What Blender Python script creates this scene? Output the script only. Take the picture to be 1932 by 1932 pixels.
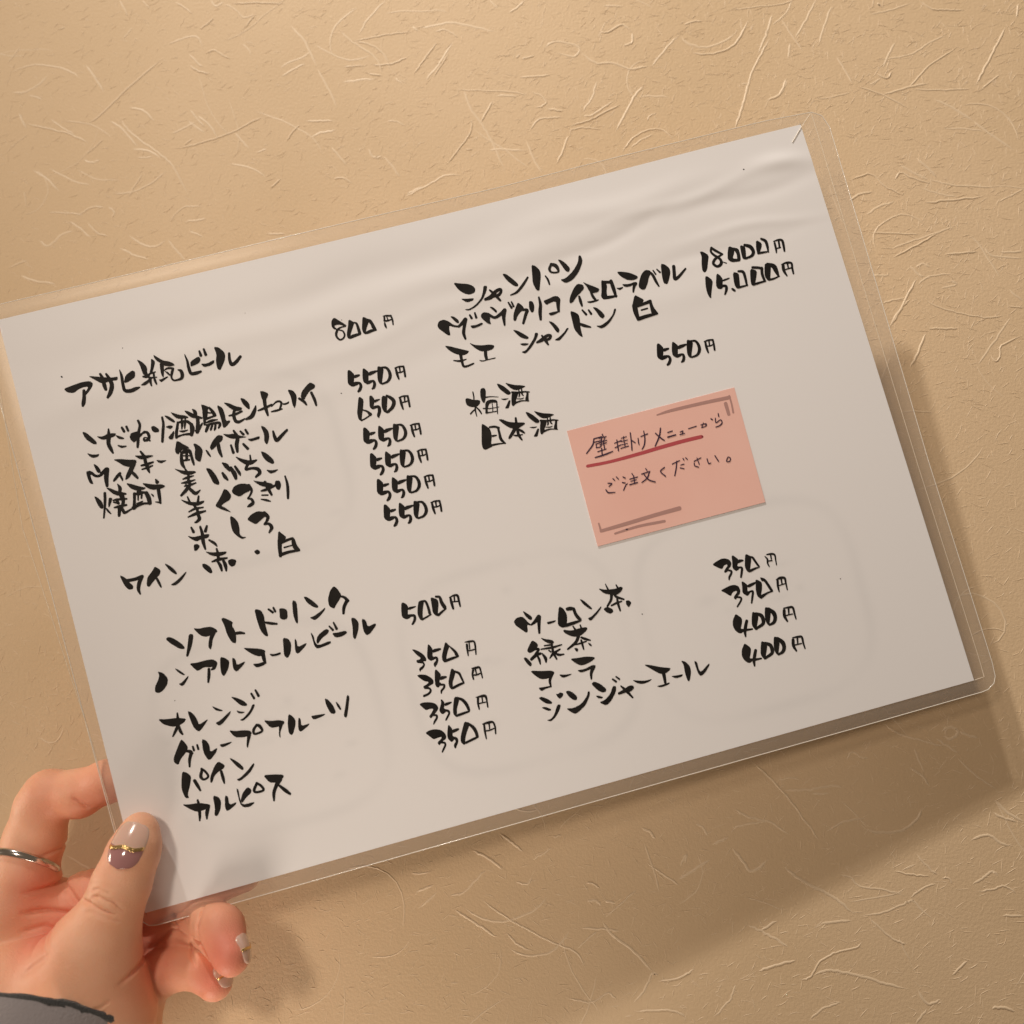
import bpy, bmesh, math, random
import numpy as np
from mathutils import Matrix, Vector
from mathutils.geometry import tessellate_polygon

for o in list(bpy.data.objects):
    bpy.data.objects.remove(o)
scene = bpy.context.scene
COL = scene.collection
random.seed(5)
RNG = np.random.default_rng(11)

# ---------------------------------------------------------------- frames (mm, x right / y down / z away) -> world metres, wall plane = world y 0
BM = np.array([[0.997547, 0.0, -0.070003], [0.069013, 0.167587, 0.983439], [0.011732, -0.985857, 0.167176]])
ORIG = np.array([0.0, 0.0, 387.652])
def world(p):
    p = np.asarray(p, float).reshape(-1, 3)
    return (p - ORIG) @ BM.T / 1000.0 + np.array([0, 0, 1.3])
def wdir(v):
    return BM @ np.asarray(v, float)
SC, SX, SY, SN = [np.array(v) for v in [[-8.2268, -3.987861, 346.273699], [0.964169, -0.258078, 0.061432], [-0.262045, -0.962594, 0.06888], [0.041358, -0.08251, -0.995732]]]   # sheet centre and axes (right, up, towards the viewer)
def sheet(x, y, h):
    x = np.asarray(x, float)[..., None]; y = np.asarray(y, float)[..., None]; h = np.asarray(h, float)[..., None]
    return world((SC + x*SX + y*SY + h*SN).reshape(-1, 3))

# ---------------------------------------------------------------- camera
cam = bpy.data.cameras.new('camera')
camo = bpy.data.objects.new('camera', cam); COL.objects.link(camo)
CAMP = np.array([0.02714, -0.38123, 1.23519])
m = Matrix.Identity(4)
for i, a in enumerate(([1, 0, 0], [0, -1, 0], [0, 0, -1])):
    w = wdir(a)
    for k in range(3): m[k][i] = w[k]
for k in range(3): m[k][3] = CAMP[k]
camo.matrix_world = m
cam.sensor_width = 7.0; cam.sensor_height = 7.0
cam.lens = 3.5/math.tan(math.radians(55.0/2))
cam.clip_start = 0.01; cam.clip_end = 50
cam.dof.use_dof = True; cam.dof.focus_distance = 0.352; cam.dof.aperture_fstop = 1.9
scene.camera = camo

# ---------------------------------------------------------------- light
world_ = bpy.data.worlds.new('World'); scene.world = world_; world_.use_nodes = True
bg = world_.node_tree.nodes['Background']
bg.inputs[0].default_value = (1.0, 0.76, 0.54, 1); bg.inputs[1].default_value = 0.13
def lamp(name, loc, power, radius, col, kind='POINT'):
    l = bpy.data.lights.new(name, kind); l.energy = power; l.shadow_soft_size = radius; l.color = col
    o = bpy.data.objects.new(name, l); COL.objects.link(o); o.location = loc
    return o
spot = lamp('ceiling_lamp', [-0.527, -0.683, 2.646], 106.0, 0.035, (1.0, 0.91, 0.80), 'SPOT')
spot.data.spot_size = math.radians(60); spot.data.spot_blend = 1.0
spot.rotation_euler = (Vector((.13, 0, 1.85))-spot.location).to_track_quat('-Z', 'Y').to_euler()
def camloc(x, y, z): return tuple(world([x, y, z])[0])
lamp('front_lamp', camloc(-300, -330, -420), 9.8, 0.06, (1.0, 0.82, 0.65))
lamp('left_wall_fill', camloc(-490, 90, 296), 1.5, 0.04, (1.0, 0.84, 0.68))  # added fill light, no real fixture: brightens the left edge of the wall
low = lamp('low_left_fill', camloc(-180, 520, 120), 7.0, 0.08, (1.0, 0.84, 0.68), 'SPOT')  # added soft-edged fill from below, lifts the lower-left wall and hand
low.data.spot_size = math.radians(46); low.data.spot_blend = 1.0
low.rotation_euler = (Vector(camloc(-75, 180, 400))-low.location).to_track_quat('-Z', 'Y').to_euler()
scene.view_settings.view_transform = 'Standard'; scene.view_settings.look = 'None'
scene.view_settings.exposure = 0.06; scene.view_settings.gamma = 1.0; scene.view_settings.use_curve_mapping = False
scene.cycles.use_denoising = True

# ---------------------------------------------------------------- materials
def mat(name, col, rough=0.6, **kw):
    m = bpy.data.materials.new(name); m.use_nodes = True
    b = m.node_tree.nodes['Principled BSDF']
    b.inputs['Base Color'].default_value = (*col, 1); b.inputs['Roughness'].default_value = rough
    for k, v in kw.items(): b.inputs[k.replace('_', ' ')].default_value = v
    return m
def nd(m, t, **kw):
    n = m.node_tree.nodes.new(t)
    for k, v in kw.items(): setattr(n, k, v)
    return n
def lk(m, a, b): m.node_tree.links.new(a, b)
def noise(m, scale, detail=3, rough=.5):
    tc = nd(m, 'ShaderNodeTexCoord'); n = nd(m, 'ShaderNodeTexNoise')
    n.inputs['Scale'].default_value = scale; n.inputs['Detail'].default_value = detail; n.inputs['Roughness'].default_value = rough
    lk(m, tc.outputs['Object'], n.inputs['Vector']); return n
def bump(m, n, strength, dist):
    b = nd(m, 'ShaderNodeBump'); b.inputs['Strength'].default_value = strength; b.inputs['Distance'].default_value = dist
    lk(m, n.outputs[0], b.inputs['Height']); lk(m, b.outputs[0], m.node_tree.nodes['Principled BSDF'].inputs['Normal']); return b
def tint(m, n, c0, c1, lo=.35, hi=.65):
    r = nd(m, 'ShaderNodeValToRGB'); r.color_ramp.elements[0].position = lo; r.color_ramp.elements[1].position = hi
    r.color_ramp.elements[0].color = (*c0, 1); r.color_ramp.elements[1].color = (*c1, 1)
    lk(m, n.outputs[0], r.inputs[0]); lk(m, r.outputs[0], m.node_tree.nodes['Principled BSDF'].inputs['Base Color']); return r

M_wall = mat('washi_wallpaper', (.62, .49, .335), .62, Specular_IOR_Level=.35)
tint(M_wall, noise(M_wall, 9, 4), (.615, .462, .295), (.66, .502, .332))
bump(M_wall, noise(M_wall, 900, 4, .6), .35, .0006)
M_fibre = mat('washi_fibre', (.70, .555, .39), .5, Specular_IOR_Level=.5)
M_paper = mat('paper', (.74, .71, .72),   .65, Specular_IOR_Level=.3, Coat_Weight=.10, Coat_Roughness=.3, Coat_IOR=1.45)
at_ = nd(M_paper, 'ShaderNodeAttribute', attribute_name='ghost'); mx = nd(M_paper, 'ShaderNodeMix', data_type='RGBA')
mx.inputs[6].default_value = (.88, .885, .925, 1); mx.inputs[7].default_value = (.76, .77, .81, 1)
lk(M_paper, at_.outputs['Fac'], mx.inputs[0]); lk(M_paper, mx.outputs[2], M_paper.node_tree.nodes['Principled BSDF'].inputs['Base Color'])
M_ink = mat('brush_ink', (.012, .011, .011), .6, Specular_IOR_Level=.15)
tint(M_ink, noise(M_ink, 160, 3), (.009, .008, .008), (.022, .020, .019), .3, .75)
M_note = mat('pink_note_paper', (.82, .47, .40), .8)
tint(M_note, noise(M_note, 40, 3), (.90, .55, .49), (.92, .58, .52))
M_pen = mat('pen_ink', (.045, .018, .05), .5)
M_red = mat('red_marker', (.50, .075, .095), .6)
M_grey = mat('taupe_marker', (.47, .27, .25), .7)

# clear film: see-through, slightly hazy, glossy
M_film = bpy.data.materials.new('clear_film'); M_film.use_nodes = True
nt = M_film.node_tree; nt.nodes.clear()
out = nt.nodes.new('ShaderNodeOutputMaterial')
tr = nt.nodes.new('ShaderNodeBsdfTransparent'); tr.inputs[0].default_value = (.995, .99, .985, 1)
df = nt.nodes.new('ShaderNodeBsdfDiffuse'); df.inputs[0].default_value = (.88, .85, .82, 1)
gl = nt.nodes.new('ShaderNodeBsdfGlossy'); gl.inputs['Roughness'].default_value = .32
fr = nt.nodes.new('ShaderNodeFresnel'); fr.inputs[0].default_value = 1.45
m1 = nt.nodes.new('ShaderNodeMixShader'); m1.inputs[0].default_value = .03
m2 = nt.nodes.new('ShaderNodeMixShader'); m2.inputs[0].default_value = .08
m3 = nt.nodes.new('ShaderNodeMixShader')
tl = nt.nodes.new('ShaderNodeBsdfTranslucent'); tl.inputs[0].default_value = (.85, .82, .78, 1)
nt.links.new(tr.outputs[0], m1.inputs[1]); nt.links.new(tl.outputs[0], m1.inputs[2])
nt.links.new(m1.outputs[0], m2.inputs[1]); nt.links.new(df.outputs[0], m2.inputs[2])
mu = nt.nodes.new('ShaderNodeMath'); mu.operation = 'MULTIPLY'; mu.inputs[1].default_value = .45
nt.links.new(fr.outputs[0], mu.inputs[0]); nt.links.new(mu.outputs[0], m3.inputs[0]); nt.links.new(m2.outputs[0], m3.inputs[1]); nt.links.new(gl.outputs[0], m3.inputs[2])
nt.links.new(m3.outputs[0], out.inputs[0])
M_edge = mat('film_edge_glint', (.88, .84, .78), .25, Coat_Weight=.6, Coat_Roughness=.08)  # opaque pale colour paints the light caught along the clear edge
M_seam = mat('film_seam', (.82, .73, .60), .3)

M_skin = mat('skin', (.62, .37, .25), .46, Subsurface_Weight=.22, Subsurface_Scale=.004, Specular_IOR_Level=.4)
M_skin.node_tree.nodes['Principled BSDF'].inputs['Subsurface Radius'].default_value = (1.0, .35, .18)
at2 = nd(M_skin, 'ShaderNodeAttribute', attribute_name='tone'); mx2 = nd(M_skin, 'ShaderNodeMix', data_type='RGBA')
nz = noise(M_skin, 60, 4); rr = nd(M_skin, 'ShaderNodeValToRGB')
rr.color_ramp.elements[0].position = .35; rr.color_ramp.elements[1].position = .7
rr.color_ramp.elements[0].color = (.87, .46, .295, 1); rr.color_ramp.elements[1].color = (.92, .53, .36, 1)
lk(M_skin, nz.outputs[0], rr.inputs[0]); lk(M_skin, rr.outputs[0], mx2.inputs[6]); mx2.inputs[7].default_value = (.80, .235, .17, 1)
lk(M_skin, at2.outputs['Fac'], mx2.inputs[0]); lk(M_skin, mx2.outputs[2], M_skin.node_tree.nodes['Principled BSDF'].inputs['Base Color'])
bump(M_skin, noise(M_skin, 1500, 3, .6), .45, .0004)
M_nail = mat('nail_polish', (.74, .50, .42), .18, Coat_Weight=1.0, Coat_Roughness=.04, Subsurface_Weight=.15, Subsurface_Scale=.002)
M_mauve = mat('mauve_polish', (.42, .205, .21), .15, Coat_Weight=1.0, Coat_Roughness=.04)
M_gold = mat('gold_foil', (.86, .60, .27), .24, Metallic=1.0)
bump(M_gold, noise(M_gold, 900, 3), .6, .0006)
M_silver = mat('silver', (.70, .67, .64), .16, Metallic=1.0)
M_cloth = mat('grey_cloth', (.30, .28, .30), .9, Sheen_Weight=.3)
bump(M_cloth, noise(M_cloth, 1200, 3), .6, .0006)
M_rim = mat('charcoal_edging', (.050, .055, .062), .95, Sheen_Weight=.5)
bump(M_rim, noise(M_rim, 1500, 3, .7), 1.0, .001)

# ---------------------------------------------------------------- mesh helpers
def mesh(name, verts, faces, m, parent=None, smooth=True, attr=None):
    me = bpy.data.meshes.new(name)
    verts = np.asarray(verts, np.float32)
    if isinstance(faces, np.ndarray):
        k = faces.shape[1]; nf = len(faces)
        me.vertices.add(len(verts)); me.vertices.foreach_set('co', verts.ravel())
        me.loops.add(nf*k); me.loops.foreach_set('vertex_index', faces.astype(np.int32).ravel())
        me.polygons.add(nf); me.polygons.foreach_set('loop_start', np.arange(0, nf*k, k, dtype=np.int32))
        me.update(calc_edges=True); me.validate()
    else:
        me.from_pydata([tuple(v) for v in verts.tolist()], [], faces)
    if smooth: me.polygons.foreach_set('use_smooth', np.ones(len(me.polygons), bool))
    if attr:
        a = me.attributes.new(attr[0], 'FLOAT', 'POINT'); a.data.foreach_set('value', np.asarray(attr[1], np.float32))
    if isinstance(m, (list, tuple)):
        for x in m: me.materials.append(x)
    else: me.materials.append(m)
    o = bpy.data.objects.new(name, me); COL.objects.link(o)
    if parent: o.parent = parent; o.matrix_parent_inverse = parent.matrix_world.inverted()
    return o
def sharp(o):
    e = o.modifiers.new('crisp_edges', 'EDGE_SPLIT'); e.split_angle = math.radians(50)
def tag(o, label, cat, group=None):
    o['label'] = label; o['category'] = cat
    if group: o['group'] = group
    return o
def catmull(P, n=6):
    P = np.asarray(P, float)
    if len(P) < 3: return np.array([P[0] + (P[-1]-P[0])*t for t in np.linspace(0, 1, n)])
    Q = np.vstack([2*P[0]-P[1], P, 2*P[-1]-P[-2]]); t = (np.arange(n)/n)[:, None]; o = []
    for i in range(len(P)-1):
        a, b, c, d = Q[i:i+4]
        o.append(.5*(2*b + (c-a)*t + (2*a-5*b+4*c-d)*t*t + (3*b-a-3*c+d)*t**3))
    o.append(P[-1:]); return np.vstack(o)
def tube(pts, r, k=8, closed=False):
    P = np.asarray(pts, float); n = len(P); V = []; F = []
    T = np.gradient(P, axis=0) if not closed else np.roll(P, -1, 0)-np.roll(P, 1, 0)
    T /= np.linalg.norm(T, axis=1)[:, None] + 1e-12
    u = np.array([.3, .9, .2]); 
    for i in range(n):
        a = np.cross(T[i], u); 
        if np.linalg.norm(a) < 1e-3: a = np.cross(T[i], [1, 0, 0])
        a /= np.linalg.norm(a); b = np.cross(T[i], a)
        for j in range(k):
            t = 2*math.pi*j/k; V.append(P[i] + r*(a*math.cos(t) + b*math.sin(t)))
    for i in range(n if closed else n-1):
        for j in range(k):
            i2 = (i+1) % n; j2 = (j+1) % k
            F.append((i*k+j, i*k+j2, i2*k+j2, i2*k+j))
    return np.array(V), F

# ---------------------------------------------------------------- wall with pressed fibres
FIB = [
[[1409,1791],[1515,1747],[1616,1684]],
[[1515,1747],[1609,1776],[1704,1793]],
[[1637,1768],[1747,1761],[1873,1764]],
[[1749,1589],[1836,1586],[1910,1573]],
[[1869,1619],[1922,1570],[2022,1484]],
[[1719,1723],[1804,1671],[1869,1619]],
[[1565,1437],[1619,1398],[1680,1366]],
[[1680,1366],[1783,1339],[1949,1325]],
[[1543,1369],[1570,1399],[1606,1378],[1691,1345]],
[[1647,1329],[1719,1303],[1786,1288]],
[[1361,1370],[1451,1396],[1504,1339],[1580,1300]],
[[1423,1221],[1481,1257],[1538,1273]],
[[1361,1281],[1396,1307],[1453,1320]],
[[1432,1143],[1525,1138],[1629,1129]],
[[1506,1067],[1584,1099],[1666,1125],[1779,1169]],
[[1519,1034],[1614,1085],[1703,1137]],
[[1722,1043],[1784,1049],[1851,1053]],
[[1933,1049],[2028,1050]],
[[1877,1070],[1911,1033],[2026,1021]],
[[1606,992],[1634,1005],[1664,991]],
[[1585,999],[1614,962],[1638,951]],
[[1499,750],[1546,834],[1607,945]],
[[1492,743],[1539,821],[1577,857]],
[[1467,842],[1510,854],[1559,864]],
[[1626,859],[1691,819],[1786,791],[1869,777],[1936,786]],
[[1637,735],[1698,734],[1758,733]],
[[1611,919],[1656,951],[1745,963]],
[[1960,782],[1886,673],[1820,584]],
[[1871,625],[1887,596],[1906,621],[1915,660],[2003,704]],
[[1630,715],[1596,638],[1562,574]],
[[909,1614],[947,1726],[976,1833]],
[[1041,1734],[1104,1771],[1131,1828]],
[[1950,821],[2011,817]],
[[1961,893],[2013,840]],
[[1656,1267],[1749,1275],[1891,1289]],
[[1942,1264],[1995,1289],[2048,1319]],
[[1635,1463],[1677,1417],[1711,1375]],
[[1910,1759],[1990,1827]],
[[1614,1769],[1709,1873],[1821,1948]],
[[1695,898],[1757,916],[1740,936]],
[[1439,962],[1466,960],[1503,961]],
[[1388,-794],[1446,-832],[1545,-860],[1604,-874]],
[[1576,-845],[1616,-874],[1650,-897]],
[[1598,-824],[1620,-805],[1649,-811],[1654,-829],[1629,-847],[1600,-835]],
[[1661,-820],[1695,-834],[1730,-842]],
[[900,-934],[994,-1024],[1086,-1140],[1142,-1221]],
[[1000,-1005],[1043,-997],[1079,-1002]],
[[1017,-1045],[1065,-1041],[1113,-1037],[1198,-1023],[1233,-1029]],
[[1119,-1054],[1185,-1050]],
[[1475,-953],[1515,-979],[1545,-1017]],
[[1649,-915],[1710,-976],[1782,-1027]],
[[1771,-1062],[1818,-1108],[1869,-1135]],
[[1250,-931],[1269,-900],[1304,-918],[1334,-923]],
[[1167,-1185],[1234,-1149],[1306,-1136]],
[[1298,-1174],[1368,-1184],[1439,-1174],[1495,-1132],[1511,-1096]],
[[834,-1110],[888,-1139],[965,-1157],[1036,-1203]],
[[826,-1181],[881,-1165],[947,-1156]],
[[753,-1241],[814,-1211]],
[[825,-1251],[860,-1291],[894,-1331],[955,-1289]],
[[1208,-1337],[1243,-1342],[1277,-1373],[1358,-1382],[1436,-1400]],
[[1453,-1408],[1504,-1373],[1546,-1358]],
[[1403,-1318],[1460,-1328],[1524,-1333]],
[[1482,-1259],[1520,-1298],[1553,-1329]],
[[1570,-1337],[1593,-1339],[1603,-1359]],
[[1272,-1475],[1343,-1465],[1426,-1432],[1450,-1420],[1467,-1422],[1494,-1452],[1533,-1482]],
[[1307,-1480],[1351,-1524],[1396,-1556],[1433,-1566]],
[[1008,-1311],[1077,-1361],[1176,-1410],[1255,-1470]],
[[1131,-1508],[1189,-1497],[1242,-1492]],
[[918,-1536],[978,-1500]],
[[874,-1517],[924,-1539],[982,-1568],[1016,-1590]],
[[908,-1674],[967,-1653],[1044,-1631]],
[[1047,-1698],[1088,-1688],[1125,-1637],[1185,-1602],[1256,-1583],[1274,-1565]],
[[1100,-1682],[1148,-1664],[1205,-1668],[1297,-1687],[1354,-1702],[1433,-1716]],
[[1083,-1827],[1131,-1792],[1195,-1768]],
[[1462,-1721],[1494,-1764],[1540,-1748]],
[[1450,-1832],[1493,-1780]],
[[1686,-1380],[1742,-1372],[1777,-1360],[1805,-1368],[1824,-1387]],
[[1677,-1206],[1719,-1188],[1754,-1190],[1781,-1212],[1816,-1220]],
[[1673,-1357],[1715,-1333],[1746,-1310],[1768,-1327]],
[[1712,-1773],[1749,-1766],[1793,-1778]],
[[1770,-1462],[1845,-1459]],
[[1763,-1106],[1799,-1125],[1845,-1136]],
[[746,-1832],[800,-1775],[825,-1719]],
[[1582,-1667],[1640,-1616]],
[[-215,-1443],[-166,-1433],[-129,-1397],[-81,-1349]],
[[-131,-1282],[-69,-1310],[-19,-1347]],
[[-33,-1217],[17,-1252],[54,-1281]],
[[92,-1309],[135,-1285],[162,-1261]],
[[165,-1228],[202,-1218]],
[[-195,-1492],[-120,-1537],[-34,-1586]],
[[-97,-1455],[-29,-1499],[63,-1549],[167,-1597],[252,-1629],[294,-1690]],
[[-4,-1568],[33,-1601],[82,-1628]],
[[31,-1390],[74,-1395],[92,-1368]],
[[288,-1386],[318,-1389],[340,-1405]],
[[294,-1453],[324,-1446],[345,-1466]],
[[358,-1448],[397,-1453]],
[[360,-1506],[421,-1453],[476,-1402]],
[[496,-1188],[526,-1199],[544,-1225]],
[[513,-1311],[573,-1350],[633,-1386]],
[[627,-1366],[688,-1330],[742,-1294]],
[[634,-1320],[658,-1278],[652,-1308]],
[[694,-1169],[721,-1180],[738,-1212]],
[[270,-1546],[348,-1545],[414,-1550]],
[[348,-1518],[390,-1568],[468,-1623],[533,-1689]],
[[222,-1786],[276,-1795],[320,-1794],[371,-1764],[401,-1788]],
[[466,-1825],[549,-1817],[608,-1818],[649,-1836]],
[[550,-1719],[621,-1706],[681,-1673]],
[[460,-1797],[502,-1746],[527,-1694],[550,-1699]],
[[258,-1618],[306,-1571],[333,-1553]],
[[-339,-1435],[-278,-1407]],
[[-331,-1493],[-259,-1430]],
[[-1878,1715],[-1800,1783],[-1699,1896],[-1558,2026]],
[[-1911,2002],[-1863,1937],[-1815,1864]],
[[-1699,1789],[-1640,1778],[-1577,1723]],
[[-1738,1746],[-1691,1683],[-1628,1628],[-1541,1565],[-1478,1502],[-1386,1346]],
[[-1667,1594],[-1600,1584],[-1539,1547]],
[[-1778,1730],[-1716,1684],[-1643,1603]],
[[-2158,1728],[-2062,1703],[-1958,1673],[-1862,1626]],
[[-2050,1747],[-1986,1700],[-1933,1672]],
[[-1874,1574],[-1797,1646]],
[[-1880,1548],[-1846,1534],[-1809,1550]],
[[-2103,1506],[-2040,1465],[-1980,1407]],
[[-1891,1289],[-1828,1326],[-1770,1329]],
[[-1754,1329],[-1723,1302],[-1733,1277]],
[[-1922,1264],[-1869,1229],[-1816,1185]],
[[-1838,1258],[-1793,1210],[-1743,1196]],
[[-1554,2084],[-1472,2118],[-1413,2120],[-1384,2065]],
[[-1374,2037],[-1333,2054],[-1289,2025],[-1255,2011]],
[[-1407,2156],[-1375,2182],[-1343,2213]],
[[-1445,2040],[-1404,1993],[-1378,1975]],
[[-1442,1986],[-1402,1957],[-1342,1938]],
[[-1271,2278],[-1154,2278],[-1023,2267]],
[[-1366,2300],[-1338,2267],[-1306,2289]],
[[-1305,2280],[-1253,2250],[-1208,2207],[-1159,2224]],
[[-1205,2157],[-1159,2219]],
[[-997,2158],[-927,2075],[-872,1957]],
[[-871,1948],[-818,1858],[-773,1760]],
[[-1030,1914],[-970,1951],[-922,1976]],
[[-1423,1772],[-1387,1726],[-1351,1690]],
[[-1388,1744],[-1335,1699],[-1290,1636]],
[[-1485,1589],[-1387,1608],[-1306,1632],[-1226,1660],[-1154,1702],[-1090,1735]],
[[-1436,1605],[-1405,1635]],
[[-1498,1660],[-1450,1684],[-1394,1713]],
[[-1217,1660],[-1182,1616],[-1147,1580]],
[[-1113,1562],[-1074,1578]],
[[-1048,1397],[-1001,1439]],
[[-986,1610],[-964,1653],[-933,1687]],
[[-909,1703],[-844,1701],[-787,1701]],
[[-881,1624],[-841,1645],[-773,1656]],
[[-790,1579],[-756,1535],[-718,1491]],
[[-776,1433],[-736,1436],[-694,1410]],
[[-1477,1254],[-1447,1296],[-1408,1321],[-1335,1319]],
[[-1412,1253],[-1363,1256],[-1319,1263]],
[[-1393,1210],[-1326,1183]],
[[-1052,1190],[-1012,1189],[-972,1189]],
[[-1652,1195],[-1592,1155],[-1534,1141],[-1487,1170]],
[[-1479,1170],[-1435,1119],[-1391,1072]],
[[-1689,1140],[-1621,1105],[-1554,1087]],
[[-2242,1882],[-2182,1880],[-2125,1910],[-2078,1963]],
[[-2163,1866],[-2093,1842]],
[[-2273,2024],[-2221,2104]],
[[-2197,1778],[-2156,1705]],
[[-1784,2317],[-1735,2233]],
[[-1681,2313],[-1635,2265]],
[[-2046,1181],[-2003,1155],[-1949,1205],[-1901,1221]],
[[-1666,1369],[-1645,1420],[-1609,1480]],
[[-2056,2185],[-2022,2189]],
[[-1527,2298],[-1482,2268],[-1441,2230]],
[[-2175,1057],[-2088,1093]],
[[-2114,1022],[-2045,996],[-1954,982]],
[[-690,2107],[-654,2178],[-579,2269]],
[[-720,2074],[-620,2092],[-535,2105],[-458,2109]],
[[-777,2132],[-728,2079],[-656,2026],[-608,1982],[-583,1914]],
[[-712,2070],[-642,2055],[-578,2006],[-554,1955]],
[[-754,1954],[-661,1957]],
[[-758,1879],[-682,1889],[-613,1891]],
[[-644,1917],[-583,1906]],
[[-631,1958],[-554,1959],[-470,1990]],
[[-459,2136],[-428,2110]],
[[-424,2127],[-374,2133],[-298,2147],[-244,2137],[-167,2117],[-91,2097]],
[[-358,2107],[-320,2114],[-282,2096],[-258,2074]],
[[-445,1906],[-401,1975],[-350,2056]],
[[-398,1875],[-339,1948],[-281,2054]],
[[-361,1890],[-295,2004]],
[[-529,1892],[-493,1866]],
[[-39,2183],[-1,2211],[29,2244]],
[[-124,2250],[-85,2206]],
[[17,1960],[77,1979]],
[[10,1878],[78,1880],[145,1885]],
[[114,2010],[152,2038],[212,2032],[264,2009],[242,1968],[152,1992]],
[[264,1992],[331,1936],[406,1930],[472,1903],[517,1905],[561,1912]],
[[569,1908],[629,1987],[674,2043]],
[[347,2076],[392,2079],[444,2110],[489,2075]],
[[489,2067],[488,2026],[451,2010]],
[[362,2201],[452,2197]],
[[-261,1829],[-155,1822],[-34,1812],[56,1794]],
[[56,1811],[108,1784],[123,1751],[79,1733]],
[[-87,1795],[3,1792]],
[[131,1727],[198,1715]],
[[-231,1845],[-199,1745],[-145,1662],[-98,1572],[-45,1443]],
[[-298,1481],[-233,1568],[-196,1631],[-190,1688]],
[[-152,1671],[-101,1775]],
[[-210,1551],[-187,1551]],
[[-113,1545],[-38,1546],[36,1538]],
[[57,1632],[94,1679],[146,1686],[194,1686]],
[[279,1714],[316,1770],[339,1850]],
[[279,1690],[323,1697],[412,1758]],
[[227,1647],[294,1665],[368,1703],[442,1741]],
[[220,1623],[279,1638],[360,1625]],
[[415,1614],[456,1693],[501,1780],[538,1823]],
[[515,1771],[574,1773],[640,1766]],
[[440,1517],[484,1580],[550,1618],[609,1616],[666,1566]],
[[477,1540],[528,1578],[572,1597]],
[[547,1658],[559,1681],[588,1696]],
[[169,1477],[198,1540],[217,1603]],
[[-473,1339],[-407,1373],[-341,1411],[-297,1434],[-230,1436]],
[[-459,1358],[-393,1388]],
[[-562,1529],[-523,1479],[-491,1435]],
[[-631,1563],[-607,1526],[-570,1529]],
[[-552,1691],[-514,1690],[-476,1668]],
[[43,1584],[81,1487],[110,1435]],
[[9,1985],[-6,1969]],
[[690,2045],[734,2006],[801,1991],[876,2017],[921,2049]],
[[733,1969],[800,1958],[882,1976],[935,2023],[978,2113]],
[[706,2099],[751,2114],[785,2112]],
[[918,1640],[958,1768],[982,1857],[1021,1938],[1061,2023]],
[[1015,1954],[1054,2052],[1079,2134]],
[[1078,2084],[1131,2132],[1163,2198]],
[[1171,2023],[1210,2088],[1259,2194]],
[[1265,1986],[1291,2068],[1328,2166]],
[[1115,2108],[1157,2032],[1198,1956]],
[[1139,1925],[1148,1999]],
[[1045,1737],[1096,1764],[1128,1836]],
[[1483,2119],[1542,2129],[1660,2165]],
[[1683,2173],[1738,2133],[1796,2127],[1871,2121]],
[[1515,2171],[1529,2154]],
[[1509,1908],[1589,1917],[1655,1935],[1730,1986],[1789,2008]],
[[1522,1871],[1546,1927],[1578,1983]],
[[1492,1848],[1534,1822],[1557,1854]],
[[1336,1926],[1369,1860],[1396,1802]],
[[1460,1792],[1512,1823]],
[[937,1818],[970,1817]],
[[1889,1778],[1937,1865],[1986,1960],[2027,2040]],
[[2073,2079],[2088,2144]]
]
def fibre_strip(pts, width, height, V, F, base):
    P = np.asarray(pts, float); n = len(P)
    T = np.gradient(P, axis=0); T /= np.linalg.norm(T, axis=1)[:, None] + 1e-12
    N = np.c_[-T[:, 1], T[:, 0]]; s = np.linspace(0, 1, n); w = np.clip(np.minimum(s, 1-s)*8, .12, 1)[:, None]
    hw = width/2*w
    row = np.empty((n, 5, 3))
    for j, (o, h) in enumerate(((-1, -.00006), (-.5, .72), (0, 1), (.5, .72), (1, -.00006))):
        q = P + N*hw*o
        row[:, j, 0] = q[:, 0]; row[:, j, 2] = q[:, 1]; row[:, j, 1] = -(h*height*w[:, 0] if h > 0 else h)
    V.append(row.reshape(-1, 3))
    i = np.arange(n-1)[:, None]*5; j = np.arange(4)[None, :]
    a = (base + i + j).ravel(); F.append(np.c_[a, a+1, a+6, a+5])
    return base + n*5
V, F = [], []; base = 0
XR, ZR = 1.1, .9
g = np.array([[-XR, 0, 1.3-ZR], [XR, 0, 1.3-ZR], [XR, 0, 1.3+ZR], [-XR, 0, 1.3+ZR]])
V.append(g); F.append(np.array([[0, 1, 2, 3]])); base = 4
for l in FIB:
    P = catmull(np.array(l)/1e4, 6)
    P = P + np.c_[RNG.normal(0, .00012, len(P)), RNG.normal(0, .00012, len(P))] + [0, 1.3]
    base = fibre_strip(P, RNG.uniform(.0008, .0013), RNG.uniform(.00011, .00026), V, F, base)
def wander(x, z, L, n, a, curl, jit):
    st = L/n; P = [(x, z)]; k = RNG.normal(0, curl)
    for i in range(n):
        a += k*st + RNG.normal(0, jit); x += st*math.cos(a); z += st*math.sin(a); P.append((x, z))
    return np.array(P)
for i in range(520):
    x, z = RNG.uniform(-.42, .42), 1.3 + RNG.uniform(-.42, .42)
    base = fibre_strip(wander(x, z, RNG.uniform(.006, .04), 9, RNG.uniform(0, 6.28), 45, .10), RNG.uniform(.0005, .0010), RNG.uniform(.00005, .00016), V, F, base)
F_LONG = (1, sum(len(f) for f in F))
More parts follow.
